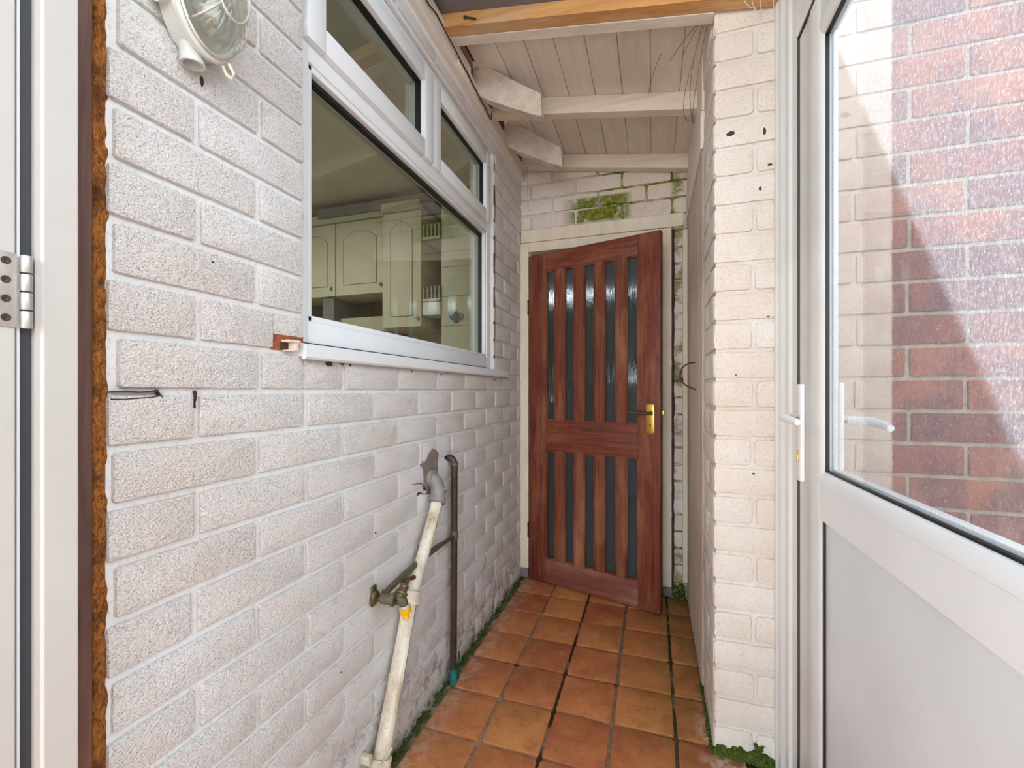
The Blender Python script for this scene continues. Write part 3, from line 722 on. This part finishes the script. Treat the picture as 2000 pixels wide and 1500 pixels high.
# ================================================================= KITCHEN behind the glass
bm = B(); box(bm, -4.0, -.92, .40, 3.05, 2.56, 2.62); obj('ceiling_kitchen', bm, 'kitchen_ceiling', kind='structure')
bm = B(); box(bm, -4.0, -.92, 3.00, 3.05, .3, 2.56); obj('wall_kitchen_back', bm, 'kitchen_wall', kind='structure')
bm = B(); box(bm, -4.05, -4.0, .40, 3.05, .3, 2.56); obj('wall_kitchen_left', bm, 'kitchen_wall', kind='structure')
bm = B(); box(bm, -4.0, -.92, .36, .40, .3, 2.56); obj('wall_kitchen_front', bm, 'kitchen_wall', kind='structure')
bm = B(); box(bm, -4.0, -.92, .40, 3.05, .25, .3); obj('floor_kitchen', bm, 'kitchen_dark', kind='structure')
def cabinet(x0, x1, z0, z1, label, arch=True, y=2.70):
    t = thing('wall_cabinet', label, 'cabinet', 'kitchen wall cabinets')
    b = B(); box(b, x0, x1, y + .02, 2.998, z0, z1, .002); obj('body', b, 'kitchen_door', t)
    n = max(1, round((x1 - x0) / .42)); w_ = (x1 - x0) / n
    for i in range(n):
        a, c = x0 + i * w_ + .003, x0 + (i + 1) * w_ - .003
        b = B(); box(b, a, c, y, y + .02, z0 + .004, z1 - .07, .003)
        e, g = a + .07, c - .07; zb, zt = z0 + .08, z1 - .15
        pts = [(e, zb), (g, zb), (g, zt - .05)]
        if arch:
            for k in range(1, 12):
                u = k / 12; pts.append((g + (e - g) * u, zt - .05 + .055 * math.sin(PI * u) ** .8))
        else: pts[-1] = (g, zt); pts.append((e, zt))
        if arch: pts.append((e, zt - .05))
        prism(b, pts, 'y', y - .004, y + .002, bev=.002)
        gpts = pts
        dr = obj('cabinet_door', b, 'kitchen_door', t)
        b = B(); tube(b, [(p[0], y - .001, p[1]) for p in gpts], .0042, 6, closed=True); obj('panel_groove_shade', b, 'groove_shade', dr)  # darker bead draws the shade of the routed panel edge
        b = B(); kx = c - .035 if i % 2 == 0 else a + .035
        lathe(b, (kx, y, z0 + .07), (0, -1, 0), [(.006, 0), (.006, .012), (.014, .018), (.014, .024), (.004, .028)], 14); obj('knob', b, 'kitchen_door', dr, True)
    b = B(); box(b, x0, x1, y - .02, 2.998, z1 - .065, z1, .006); obj('cornice', b, 'kitchen_door', t)
cabinet(-2.70, -2.267, 1.865, 2.48, 'cream arched kitchen cabinet at far left behind the glass')
cabinet(-2.265, -1.834, 1.865, 2.48, 'cream arched kitchen cabinet in the middle behind the glass')
cabinet(-1.832, -1.515, 1.60, 2.48, 'taller cream cabinet beside the little railed shelves', y=2.66)
bm = B(); box(bm, -3.9, -1.834, 2.96, 2.995, 1.2, 1.863); obj('backsplash', bm, 'kitchen_dark', label='grey backsplash below the kitchen cabinets', category='backsplash')
bm = B(); box(bm, -3.4, -.94, 2.45, 2.955, 1.18, 1.215, .003); obj('worktop', bm, 'kitchen_wall', label='pale worktop low behind the window', category='worktop')
bm = B(); box(bm, -3.4, -1.85, 2.80, 2.955, 1.215, 1.72, .01); box(bm, -3.4, -1.85, 2.775, 2.80, 1.60, 1.66, .008); obj('cooker_hood', bm, 'kitchen_wall', label='pale boxy unit under the middle cabinets', category='kitchen unit')
bm = B(); box(bm, -1.373, -.93, 2.68, 2.995, 1.22, 2.555); te = obj('tiled_chimney_breast', bm, 'kitchen_tile', label='pale tiled return wall carrying the teapot tile', category='wall panel')
bm = B()
for z in (1.60, 1.80, 2.0, 2.2, 2.4): box(bm, -1.37, -.935, 2.676, 2.6805, z, z + .003)
for x in (-1.16,): box(bm, x, x + .003, 2.676, 2.6805, 1.22, 2.5)
obj('tile_joint', bm, 'kitchen_wall', te)
# teapot picture on one tile
bm = B(); c0 = (-1.262, 1.655)
lay_ = []
pts = [(c0[0] + .034 * math.cos(a), c0[1] + .029 * math.sin(a)) for a in [i * PI / 10 for i in range(20)]]
prism(bm, pts, 'y', 2.674, 2.679)
prism(bm, [(c0[0] - .030, c0[1] - .008), (c0[0] - .052, c0[1] + .022), (c0[0] - .058, c0[1] + .021), (c0[0] - .046, c0[1] - .004), (c0[0] - .030, c0[1] - .020)], 'y', 2.674, 2.679)
prism(bm, [(c0[0] - .018, c0[1] + .026), (c0[0] + .018, c0[1] + .026), (c0[0] + .010, c0[1] + .036), (c0[0] + .003, c0[1] + .038), (c0[0] + .003, c0[1] + .046), (c0[0] - .003, c0[1] + .046), (c0[0] - .003, c0[1] + .038), (c0[0] - .010, c0[1] + .036)], 'y', 2.674, 2.679)
prism(bm, [(c0[0] - .018, c0[1] - .034), (c0[0] + .018, c0[1] - .034), (c0[0] + .018, c0[1] - .024), (c0[0] - .018, c0[1] - .024)], 'y', 2.674, 2.679)
tube(bm, [(c0[0] + .026 + .026 * math.sin(a), 2.6765, c0[1] + .004 + .022 * math.cos(a)) for a in [i * PI / 10 for i in range(11)]], .0028, 6)
obj('teapot_print', bm, 'teapot', te, label='blue teapot picture on the tile')
def rail_shelf(z, label):
    t = thing('corner_shelf', label, 'shelf', 'railed kitchen shelves')
    b = B(); box(b, -1.512, -1.376, 2.66, 2.99, z - .02, z, .004); obj('shelf_board', b, 'kitchen_door', t)
    b = B(); tube(b, [(-1.508, 2.665, z + .085), (-1.378, 2.665, z + .085)], .006, 8)
    for i in range(5): lathe(b, (-1.50 + i * .029, 2.665, z), (0, 0, 1), [(.004, 0), (.006, .02), (.003, .04), (.006, .06), (.004, .085)], 8)
    obj('gallery_rail', b, 'kitchen_door', t, True)
rail_shelf(2.216, 'upper little kitchen shelf with a spindle rail'); rail_shelf(1.791, 'lower little kitchen shelf with a spindle rail')
bm = B(); box(bm, -1.51, -1.378, 2.66, 2.80, 1.677, 1.768, .008); obj('drawer_box', bm, 'upvc', label='white box fixed under the lower railed shelf', category='drawer')
t = thing('kitchen_fill', 'round glowing fitting added unseen above the window view to brighten the kitchen', 'lamp')  # added light source, out of view, to lift the dark kitchen
bm = B(); lathe(bm, (-2.3, 1.5, 2.56), (0, 0, -1), [(.16, 0), (.16, .03), (.15, .04)], 24); obj('fill_base', bm, 'upvc', t, True)
bm = B(); lathe(bm, (-2.3, 1.5, 2.52), (0, 0, -1), [(.145, 0), (.14, .03), (.10, .055), (.02, .065)], 24); obj('fill_diffuser', bm, 'fill_emit', t, True)
kl = bpy.data.lights.new('kitchen_fill_light', 'AREA'); kl.shape = 'DISK'; kl.size = .3; kl.energy = 8; kl.color = (1, .98, .92)
ko = bpy.data.objects.new('kitchen_fill_light', kl); COL.objects.link(ko); ko.location = (-2.3, 1.5, 2.44); ko.parent = t

# ================================================================= uPVC DOOR (right) and its frame
t3 = thing('trim_6', 'white plastic outer frame of the half glazed door on the right', 'door frame', kind='structure')
prof = [(.357, 1.528), (.357, 1.508), (.362, 1.500), (.362, 1.478), (.357, 1.470), (.357, 1.455), (.364, 1.440), (.364, 1.405), (.371, 1.398), (.371, 1.352), (.376, 1.347), (.415, 1.347), (.415, 1.528)]
bm = B(); prism(bm, prof, 'z', -.005, 2.42); obj('jamb', bm, 'upvc_cream', t3)
hp = [(x, 2.106 + (y - 1.347) * 1.35) for x, y in prof]
bm = B(); prism(bm, hp, 'y', .42, 1.347); obj('head_rail', bm, 'upvc_cream', t3)
bm = B(); box(bm, .3685, .392, 1.3345, 1.3475, .0, 2.106); box(bm, .3685, .392, .45, 1.347, 2.0965, 2.106); obj('gasket', bm, 'gasket', t3)
d2 = thing('door_2', 'white plastic half glazed door on the right, closed', 'door', kind='structure')
def sp(name, m, f, parent=None, **k):
    b = B(); f(b); return obj(name, b, m, parent or d2, True, **k)
SX0, SX1 = .371, .404
sp('stile', 'upvc_cream', lambda b: prism(b, [(SX0, 1.3340), (SX0, 1.255), (SX0 - .002, 1.250), (SX0 - .002, 1.205), (SX0 + .002, 1.186), (SX0 + .007, 1.180), (SX1, 1.180), (SX1, 1.3340)], 'z', .02, 2.094, bev=.0008))
sp('stile', 'upvc_cream', lambda b: box(b, SX0, SX1, .44, .56, .02, 2.094, .002))
def railp(z0, z1, up):
    # profile with a rounded glazing bead on the glass side
    if up: p = [(SX0, z0), (SX0, z1 - .034), (SX0 - .002, z1 - .032), (SX0 - .002, z1 - .026), (SX0 - .001, z1 - .014), (SX0 + .004, z1 - .004), (SX0 + .010, z1), (SX1, z1), (SX1, z0)]
    else: p = [(SX0, z1), (SX0, z0 + .034), (SX0 - .002, z0 + .030), (SX0 - .001, z0 + .014), (SX0 + .004, z0 + .004), (SX0 + .010, z0), (SX1, z0), (SX1, z1)]
    return lambda b: prism(b, p, 'y', .555, 1.182)
sp('rail', 'upvc', railp(.860, .972, True), label='white middle rail with rounded bead')
sp('rail', 'upvc_cream', railp(1.985, 2.094, False))
sp('rail', 'upvc_cream', lambda b: box(b, SX0, SX1, .555, 1.182, .02, .13, .002))
sp('door_panel', 'panel', lambda b: box(b, .379, .398, .553, 1.186, .125, .864))
def g2(b):
    a, c, e, h = .558, 1.180, .972, 1.985
    for q in ((a, a + .004, e, h), (c - .003, c + .0005, e, h)): box(b, .379, .387, *q)
    box(b, .3805, .3875, a, c, e - .0005, e + .004); box(b, .379, .387, a, c, h - .005, h)
    box(b, .374, .380, 1.174, 1.1795, .13, .858)
sp('gasket', 'gasket', g2)
sp('glass_pane', 'dusty_glass', lambda b: box(b, .3875, .3905, .556, 1.181, .974, 1.984))
sp('glazing_bead', 'white_plastic', lambda b: (box(b, .3925, .403, 1.1735, 1.182, .972, 1.985, .002), box(b, .393, .412, .556, 1.182, .972, .980, .002)))
# handle sets, inside and outside
def hset(side):
    if side > 0: x0, x1, sg = SX0 - .012, SX0, -1
    else: x0, x1, sg = .404, .415, 1
    yc = 1.302 if side > 0 else 1.186
    pl = sp('handle_plate', 'white_plastic', lambda b: box(b, x0, x1, yc - .015, yc + .015, .925 if side > 0 else .955, 1.178, .005, 3))
    xb = x0 if side > 0 else x1
    def f(b):
        tube(b, [(xb, yc, 1.092), (xb + sg * .022, yc, 1.092)], .011, 14)
        e = .010
        if side > 0: pts = arc((xb + sg * .018, yc + .004, 1.092), (xb + sg * .046, yc - .006, 1.092), (xb + sg * .042, yc - .06, 1.090), 8) + [Vector((xb + sg * .036, yc - .10, 1.087)), Vector((xb + sg * .034, yc - .118, 1.085))]
        else: pts = arc((xb + sg * .006, yc, 1.092), (xb + sg * .030, yc - .02, 1.093), (xb + sg * .038, yc - .06, 1.092), 8) + [Vector((xb + sg * .040, yc - .10, 1.088)), Vector((xb + sg * .039, yc - .122, 1.084))]
        tube(b, pts, [.010] * (len(pts) - 2) + [.0085, .0065], 14)
    b = B(); f(b); obj('lever_handle', b, 'white_plastic', pl, True)
    if side > 0:
        b = B(); lathe(b, (x0 + .001, yc + .002, 1.0), (-1, 0, 0), [(.006, 0), (.006, .003)], 14); box(b, x0 - .003, x0, yc - .002, yc + .006, .975, .995, .001); obj('lock_cylinder', b, 'brass', pl, True)
hset(1); hset(-1)

# ================================================================= LEFT NEAR FRAME, foam and open leaf
t7 = thing('trim_7', 'white plastic door frame at the near left edge of the brick wall', 'door frame', kind='structure')
bm = B(); prism(bm, [(-.83, .388), (-.756, .388), (-.754, .386), (-.754, .352), (-.757, .349), (-.757, .344), (-.83, .344)], 'z', -.005, 2.45); obj('jamb', bm, 'upvc_dull', t7)
bm = B(); box(bm, -.83, -.764, .3325, .3435, -.005, 2.45); obj('gasket', bm, 'gasket_grey', t7)
bm = B(); box(bm, -.83, -.760, .3285, .3315, -.005, 2.45, .0005); obj('weather_strip', bm, 'upvc', t7)
bm = B(); box(bm, -.92, -.782, .388, .4185, -.005, 2.5, .002); obj('timber_packer', bm, 'brown_v', t7, label='brown stained timber strip')
# expanding foam
bm = B(); ny, nz_ = 8, 420; g = []
for j in range(nz_ + 1):
    z = -.005 + 2.50 * j / nz_; row = []
    wl_, wr_ = noise.noise(Vector((0, 3, z * 14))) * .003, noise.noise(Vector((5, 0, z * 22))) * .0045 + noise.noise(Vector((9, 0, z * 70))) * .002
    for i in range(ny + 1):
        u = i / ny; y = (.4165 + wl_) * (1 - u) + (.4440 + wr_) * u
        x = -.794 + .010 * math.sin(PI * u) + noise.noise(Vector((u * 4, 0, z * 55))) * .006 * math.sin(PI * u)
        row.append(bm.verts.new((x, y, z)))
    g.append(row)
for j in range(nz_):
    for i in range(ny): bm.faces.new((g[j][i], g[j][i + 1], g[j + 1][i + 1], g[j + 1][i]))
ext = bmesh.ops.extrude_face_region(bm, geom=list(bm.faces))
for v in ext['geom']:
    if isinstance(v, bmesh.types.BMVert): v.co.x = -.83
obj('expanding_foam', bm, 'foam', t7, True, label='ragged orange expanding foam')
d4 = thing('door_4', 'white plastic door leaf folded back at the far left', 'door', kind='structure')
bm = B(); box(bm, -.80, -.757, -.45, .3265, .0, 2.2, .002); obj('door_leaf', bm, 'upvc_dull', d4)
h = B(); box(h, -.7575, -.7545, .285, .3265, 1.2385, 1.331, .001)
hg = obj('hinge', h, 'steel', d4, True)
for k in range(4):
    z = 1.2385 + k * .0234
    b = B(); lathe(b, (-.7535, .3345, z), (0, 0, 1), [(.0050, 0), (.0056, .001), (.0056, .0205), (.0050, .0215)], 20); obj('knuckle', b, 'steel', hg, True)
    b = B(); lathe(b, (-.7546, .3165, z + .0115), (1, 0, 0), [(.0048, 0), (.0046, .0008), (.0030, .0010), (.0014, .0004)], 16); obj('screw', b, 'steel_dark', hg, True)

# ================================================================= BULKHEAD LAMP on the left wall
bl = thing('bulkhead_lamp', 'oval white bulkhead lamp with wire guard high on left wall', 'lamp')
c0 = Vector((-.78, .555, 1.835))
def oval(r_y, r_z, x, n=48, tw=0): return [Vector((x, c0.y + r_y * math.sin(2 * PI * k / n + tw), c0.z + r_z * math.cos(2 * PI * k / n + tw))) for k in range(n)]
def rings(b, defs, cap0=True, cap1=True, n=48):
    rs = [[b.verts.new(p) for p in oval(ry, rz, x, n)] for ry, rz, x in defs]
    for i in range(len(rs) - 1):
        for k in range(n): b.faces.new((rs[i][k], rs[i][(k + 1) % n], rs[i + 1][(k + 1) % n], rs[i + 1][k]))
    if cap0: b.faces.new(rs[0][::-1])
    if cap1: b.faces.new(rs[-1])
b = B(); rings(b, [(.050, .086, -.779), (.056, .092, -.775), (.058, .094, -.745), (.064, .100, -.738), (.064, .100, -.730), (.058, .094, -.727), (.052, .088, -.729)])
obj('lamp_body', b, 'bulkhead', bl, True)
for (y, z, dy, dz) in ((.545, 1.742, .10, -1), (.503, 1.812, -1, -.35), (.60, 1.91, .9, .6)):
    d = Vector((0, dy, dz)).normalized(); p = Vector((-.758, y, z)) - d * .012
    b = B()
    lathe(b, p, d, [(.0175, 0), (.0175, .024), (.0185, .027), (.0185, .030), (.0145, .030), (.013, .012)], 24)
    obj('cable_entry', b, 'bulkhead', bl, True)
b = B(); n = 96
prof_ = [(1.0, 0), (.99, .010), (.93, .026), (.82, .038), (.62, .047), (.38, .052), (.12, .054)]
rs = []
for s_, dx in prof_:
    ring = []
    for k in range(n):
        rb = .0022 * (1 if k % 4 < 2 else -1) * (s_ if s_ < .99 else 0)
        a = 2 * PI * k / n
        ring.append(b.verts.new((-.729 + dx + abs(rb) * (1 if rb > 0 else 0), c0.y + (.050 * s_ + rb * .5) * math.sin(a), c0.z + (.086 * s_ + rb * .5) * math.cos(a))))
    rs.append(ring)
for i in range(len(rs) - 1):
    for k in range(n): b.faces.new((rs[i][k], rs[i][(k + 1) % n], rs[i + 1][(k + 1) % n], rs[i + 1][k]))
b.faces.new(rs[-1]); b.faces.new(rs[0][::-1])
obj('lamp_glass', b, 'lampglass', bl, True, label='clear ribbed glass')
b = B(); lathe(b, (-.725, .555, 1.80), (0, .1, 1), [(.010, 0), (.012, .01), (.010, .03), (.004, .07)], 12); obj('bulb', b, 'upvc', bl, True)
b = B(); tube(b, oval(.057, .093, -.7235), .0022, 8, closed=True)
tube(b, oval(.030, .050, -.6735, 36), .0020, 8, closed=True)
for a in (PI * .25, PI * .75, PI * 1.25, PI * 1.75):
    sn, cs = math.sin(a), math.cos(a)
    tube(b, arc((-.7235, c0.y + .057 * sn, c0.z + .093 * cs), (-.680, c0.y + .056 * sn, c0.z + .092 * cs), (-.6735, c0.y + .030 * sn, c0.z + .050 * cs), 8), .0018, 8)
obj('wire_guard', b, 'steel', bl, True)
b = B(); tube(b, [(-.726, .578, 1.748), (-.719, .583, 1.742), (-.716, .590, 1.728), (-.722, .592, 1.722), (-.730, .588, 1.728), (-.733, .582, 1.742)], .0028, 8)
obj('guard_clip', b, 'cream', bl, True, label='beige clip loop')

# ================================================================= PIPES and TAP
wp_ = thing('waste_pipe', 'grubby white waste pipe leaning down the wall from a grey elbow', 'pipe')
A, Bp, C = Vector((-.742, 1.425, .765)), Vector((-.742, 1.223, .470)), Vector((-.742, 1.068, .09))
def lerp(a, b, t): return a + (b - a) * t
A2 = Vector((-.742, 1.418, .770)); D0 = Vector((-.742, 1.395, .690))
b = B(); tube(b, [A2, lerp(A2, Bp, .25) + Vector((0, -.004, -.012)), lerp(A2, Bp, .5) + Vector((0, -.006, -.014)), lerp(A2, Bp, .8) + Vector((0, -.004, -.006)), Bp], .0205, 24); obj('upper_pipe', b, 'pipe_white', wp_, True)
b = B(); dd = (C - Bp).normalized(); tube(b, [Bp - dd * .03, lerp(Bp, C, .5) + Vector((0, .004, 0)), C], .0235, 24); obj('lower_pipe', b, 'pipe_white', wp_, True)
b = B(); lathe(b, Bp - dd * .048, dd, [(.0215, 0), (.0300, .001), (.0310, .004), (.0298, .006), (.0298, .032), (.0312, .034), (.0312, .039), (.024, .040)], 28); obj('coupling', b, 'pipe_white', wp_, True)
b = B(); lathe(b, C - dd * .02, dd, [(.0240, 0), (.0300, .001), (.0310, .006), (.0300, .012), (.0300, .035), (.0320, .037), (.0320, .045), (.029, .047), (.029, .10)], 28); obj('socket', b, 'pipe_white', wp_, True)
b = B(); da = (Bp - A2).normalized()
ep = arc((-.80, 1.428, .838), (-.742, 1.436, .842), A2, 10)
tube(b, ep, .0265, 24); lathe(b, A2 - da * .004, da, [(.0265, 0), (.0300, .001), (.0300, .020), (.0215, .021)], 28)
lathe(b, Vector((-.783, 1.429, .8395)), (1, 0, 0), [(.0265, 0), (.0300, .001), (.0300, .022), (.0265, .023)], 28)
lathe(b, A2 - da * .034, da, [(.0265, 0), (.0292, .001), (.0292, .005), (.0265, .006)], 28)
obj('elbow', b, 'grey_pvc', wp_, True, label='grey plastic elbow')
b = B(); box(b, -.779, -.748, C.y - .042, C.y - .026, .115, .14, .003); tube(b, [(-.735, C.y - .05, .098), (-.718, C.y - .01, .122), (-.716, C.y + .02, .128)], .003, 8); obj('pipe_clip', b, 'pipe_white', wp_, True)
bp = thing('supply_pipe', 'upright dark brown pipe with teal tape at its foot', 'pipe')
b = B(); tube(b, arc((-.785, 1.573, .893), (-.752, 1.574, .897), (-.750, 1.574, .866), 8) + [Vector((-.750, 1.571, .5)), Vector((-.750, 1.565, .02))], .0135, 18); obj('upright', b, 'pipe_brown', bp, True)
b = B(); tube(b, [(-.750, 1.567, .125), (-.750, 1.566, .06), (-.750, 1.565, .0)], [.0139, .0144, .0145], 18); tube(b, [(-.738, 1.592, .115), (-.740, 1.588, .01)], .005, 8); obj('tape', b, 'teal', bp, True, label='teal tape')
b = B(); lathe(b, (-.750, 1.574, .862), (0, 0, 1), [(.014, 0), (.0155, .001), (.0155, .014), (.014, .015)], 18); obj('joint_collar', b, 'brass_green', bp, True)
b = B(); lathe(b, (-.750, 1.571, .570), (0, 0, 1), [(.0138, 0), (.0155, .002), (.0155, .034), (.0138, .036)], 18); obj('joint_collar', b, 'brass_green', bp, True)
b = B()
tube(b, [(-.750, 1.560, .583), (-.750, 1.45, .588), (-.750, 1.33, .586), (-.750, 1.22, .577), (-.751, 1.16, .570), (-.752, 1.125, .566), (-.752, 1.112, .560)], .0095, 14); obj('branch_pipe', b, 'brass_green', bp, True)
tp = thing('garden_tap', 'old brass outdoor tap with yellow hose connector in front of the white pipe', 'tap')
b = B(); box(b, -.781, -.773, 1.075, 1.099, .530, .590, .004, 3); lathe(b, (-.776, 1.087, .557), (1, 0, 0), [(.018, 0), (.020, .004), (.017, .009), (.013, .011)], 18); obj('wall_plate_elbow', b, 'brass_old', tp, True)
b = B(); tube(b, [(-.772, 1.087, .557), (-.752, 1.090, .556), (-.730, 1.094, .554), (-.716, 1.096, .553)], [.012, .0150, .0158, .0150], 18); tube(b, [(-.752, 1.112, .566), (-.752, 1.096, .552)], .012, 14)
lathe(b, (-.724, 1.095, .5535), (.95, .12, -.05), [(.015, 0), (.0195, .002), (.0195, .012), (.015, .014)], 6)
tube(b, [(-.716, 1.096, .553), (-.702, 1.100, .554), (-.692, 1.106, .549), (-.689, 1.110, .536)], [.0140, .0158, .0150, .0125], 18)
obj('tap_body', b, 'brass_green', tp, True)
sd = Vector((.10, .62, .70)).normalized(); s0 = Vector((-.704, 1.103, .553))
b = B(); lathe(b, s0, sd, [(.0150, -.004), (.0155, .012), (.0190, .014), (.0190, .021), (.0145, .023), (.0125, .032), (.0140, .034), (.0140, .039), (.0085, .041), (.0052, .043), (.005, .055)], 20); obj('headgear', b, 'brass_old', tp, True)
e = s0 + sd * .058; v = Vector((.10, .95, -.20)).normalized() * .036
b = B(); tube(b, [e - v, e - v * .8, e - v * .4, e, e + v * .4, e + v * .8, e + v], [.0055, .0072, .0048, .0075, .0048, .0072, .0055], 12); lathe(b, e - sd * .010, sd, [(.007, 0), (.0085, .008), (.008, .014), (.004, .017)], 12); obj('tee_handle', b, 'rust', tp, True)
b = B(); lathe(b, (-.689, 1.110, .541), (.02, .05, -1), [(.010, 0), (.012, .002), (.0135, .008), (.0160, .012)], 20); obj('hose_thread', b, 'clear_plastic', tp, True)
b = B()
nn = 40; base = Vector((-.688, 1.111, .531)); dn = Vector((.04, .14, -1)).normalized(); a_, b_ = frame_of(dn)
R_ = []
for r, hh in ((.010, 0), (.0175, 0), (.0180, .002), (.0172, .016), (.0165, .018), (.0095, .019), (.0094, .031), (.0104, .033), (.0104, .037), (.0075, .038), (.0075, .035)):
    R_.append([b.verts.new(base + dn * hh + (a_ * math.cos(2 * PI * k / nn) + b_ * math.sin(2 * PI * k / nn)) * (r - (.0016 if (k % 4 < 1 and .0015 < hh < .017) else 0))) for k in range(nn)])
for i in range(len(R_) - 1):
    for k in range(nn): b.faces.new((R_[i][k], R_[i][(k + 1) % nn], R_[i + 1][(k + 1) % nn], R_[i + 1][k]))
b.faces.new(R_[0][::-1]); b.faces.new(R_[-1])
obj('hose_connector', b, 'yellow', tp, True, label='yellow plastic hose connector')
b = B(); lathe(b, base + dn * .0372, dn, [(.0092, 0), (.0092, .0012), (.0065, .0014)], 18); obj('rubber_ring', b, 'gasket', tp)

# ================================================================= small stuff: moss, cobwebs
def clump(b, n, f, r0, r1, fl=.6):
    for i in range(n):
        p = f(); r = random.uniform(r0, r1)
        vs = bmesh.ops.create_icosphere(b, subdivisions=2, radius=r)['verts']
        for v in vs:
            k = 1 + .45 * noise.noise(v.co * (9 / r * .12) + p * 40); v.co = Vector((v.co.x * k, v.co.y * k, v.co.z * k * fl)) + p
b = B()
clump(b, 240, lambda: Vector((random.uniform(.188, .352), PY - .004 + random.uniform(-.006, .004), abs(random.gauss(0, .012)) + .0)), .005, .012, .8)
clump(b, 36, lambda: Vector((random.uniform(.303, .325), PY - .003, random.uniform(.02, .055))), .003, .006, 1)
obj('moss', b, 'moss', smooth=True, label='thick green moss along the foot of the brick pier', category='moss', kind='stuff')
b = B()
clump(b, 150, lambda: Vector((.184 + random.uniform(-.006, .003), random.uniform(1.53, 1.86), abs(random.gauss(0, .006)))), .003, .008, .8)
clump(b, 50, lambda: Vector((random.uniform(.115, .165), 2.585 + random.uniform(-.02, .006), abs(random.gauss(0, .03)))), .006, .014, .8)
obj('moss', b, 'moss', smooth=True, label='green moss at the foot of the ribbed door wall', category='moss', kind='stuff')
b = B()
clump(b, 420, lambda: Vector((-.776 + abs(random.gauss(0, .004)), random.uniform(.9, 2.55), random.uniform(-.004, .004))), .002, .006, .6)
obj('moss', b, 'moss', smooth=True, label='thin line of moss at the foot of the left wall', category='moss', kind='stuff')
b = B()
for (p0, p1, p2) in (((.17, 1.57, 2.43), (.02, 1.75, 2.52), (-.02, 1.95, 2.42)), ((.175, 1.6, 2.42), (.06, 1.7, 2.15), (.15, 1.95, 2.28)), ((.17, 1.58, 2.42), (.11, 1.7, 2.30), (.15, 1.9, 2.26)),
                     ((.17, 1.56, 2.41), (.12, 1.6, 2.36), (.11, 1.75, 2.42)), ((.16, 1.57, 2.40), (.10, 1.7, 2.43), (.06, 1.85, 2.47)), ((.175, 1.6, 2.40), (.13, 1.8, 2.20), (.165, 2.0, 2.30))):
    tube(b, arc(p0, p1, p2, 12), .0011, 5)
obj('cobweb', b, 'web', label='dark dusty cobweb strands hanging under the ceiling boards', category='cobweb')
b = B(); tube(b, [(-.72, 2.525, 2.51), (-.718, 2.53, 2.40), (-.722, 2.55, 2.26)], .0014, 5)
obj('cobweb', b, 'web', label='single dark cobweb strand hanging down by the left corner of the end wall', category='cobweb')
b = B()
for (p0, p1, p2) in (((.26, 1.466, 2.345), (.275, 1.47, 2.31), (.30, 1.50, 2.335)), ((.28, 1.465, 2.355), (.29, 1.48, 2.29), (.33, 1.52, 2.33)), ((.31, 1.465, 2.35), (.305, 1.48, 2.31), (.325, 1.52, 2.29)), ((.34, 1.47, 2.35), (.345, 1.48, 2.31), (.352, 1.51, 2.30))):
    tube(b, arc(p0, p1, p2, 8), .0010, 5)
obj('cobweb', b, 'web_white', label='pale cobweb strands under the right end of the orange timber', category='cobweb')
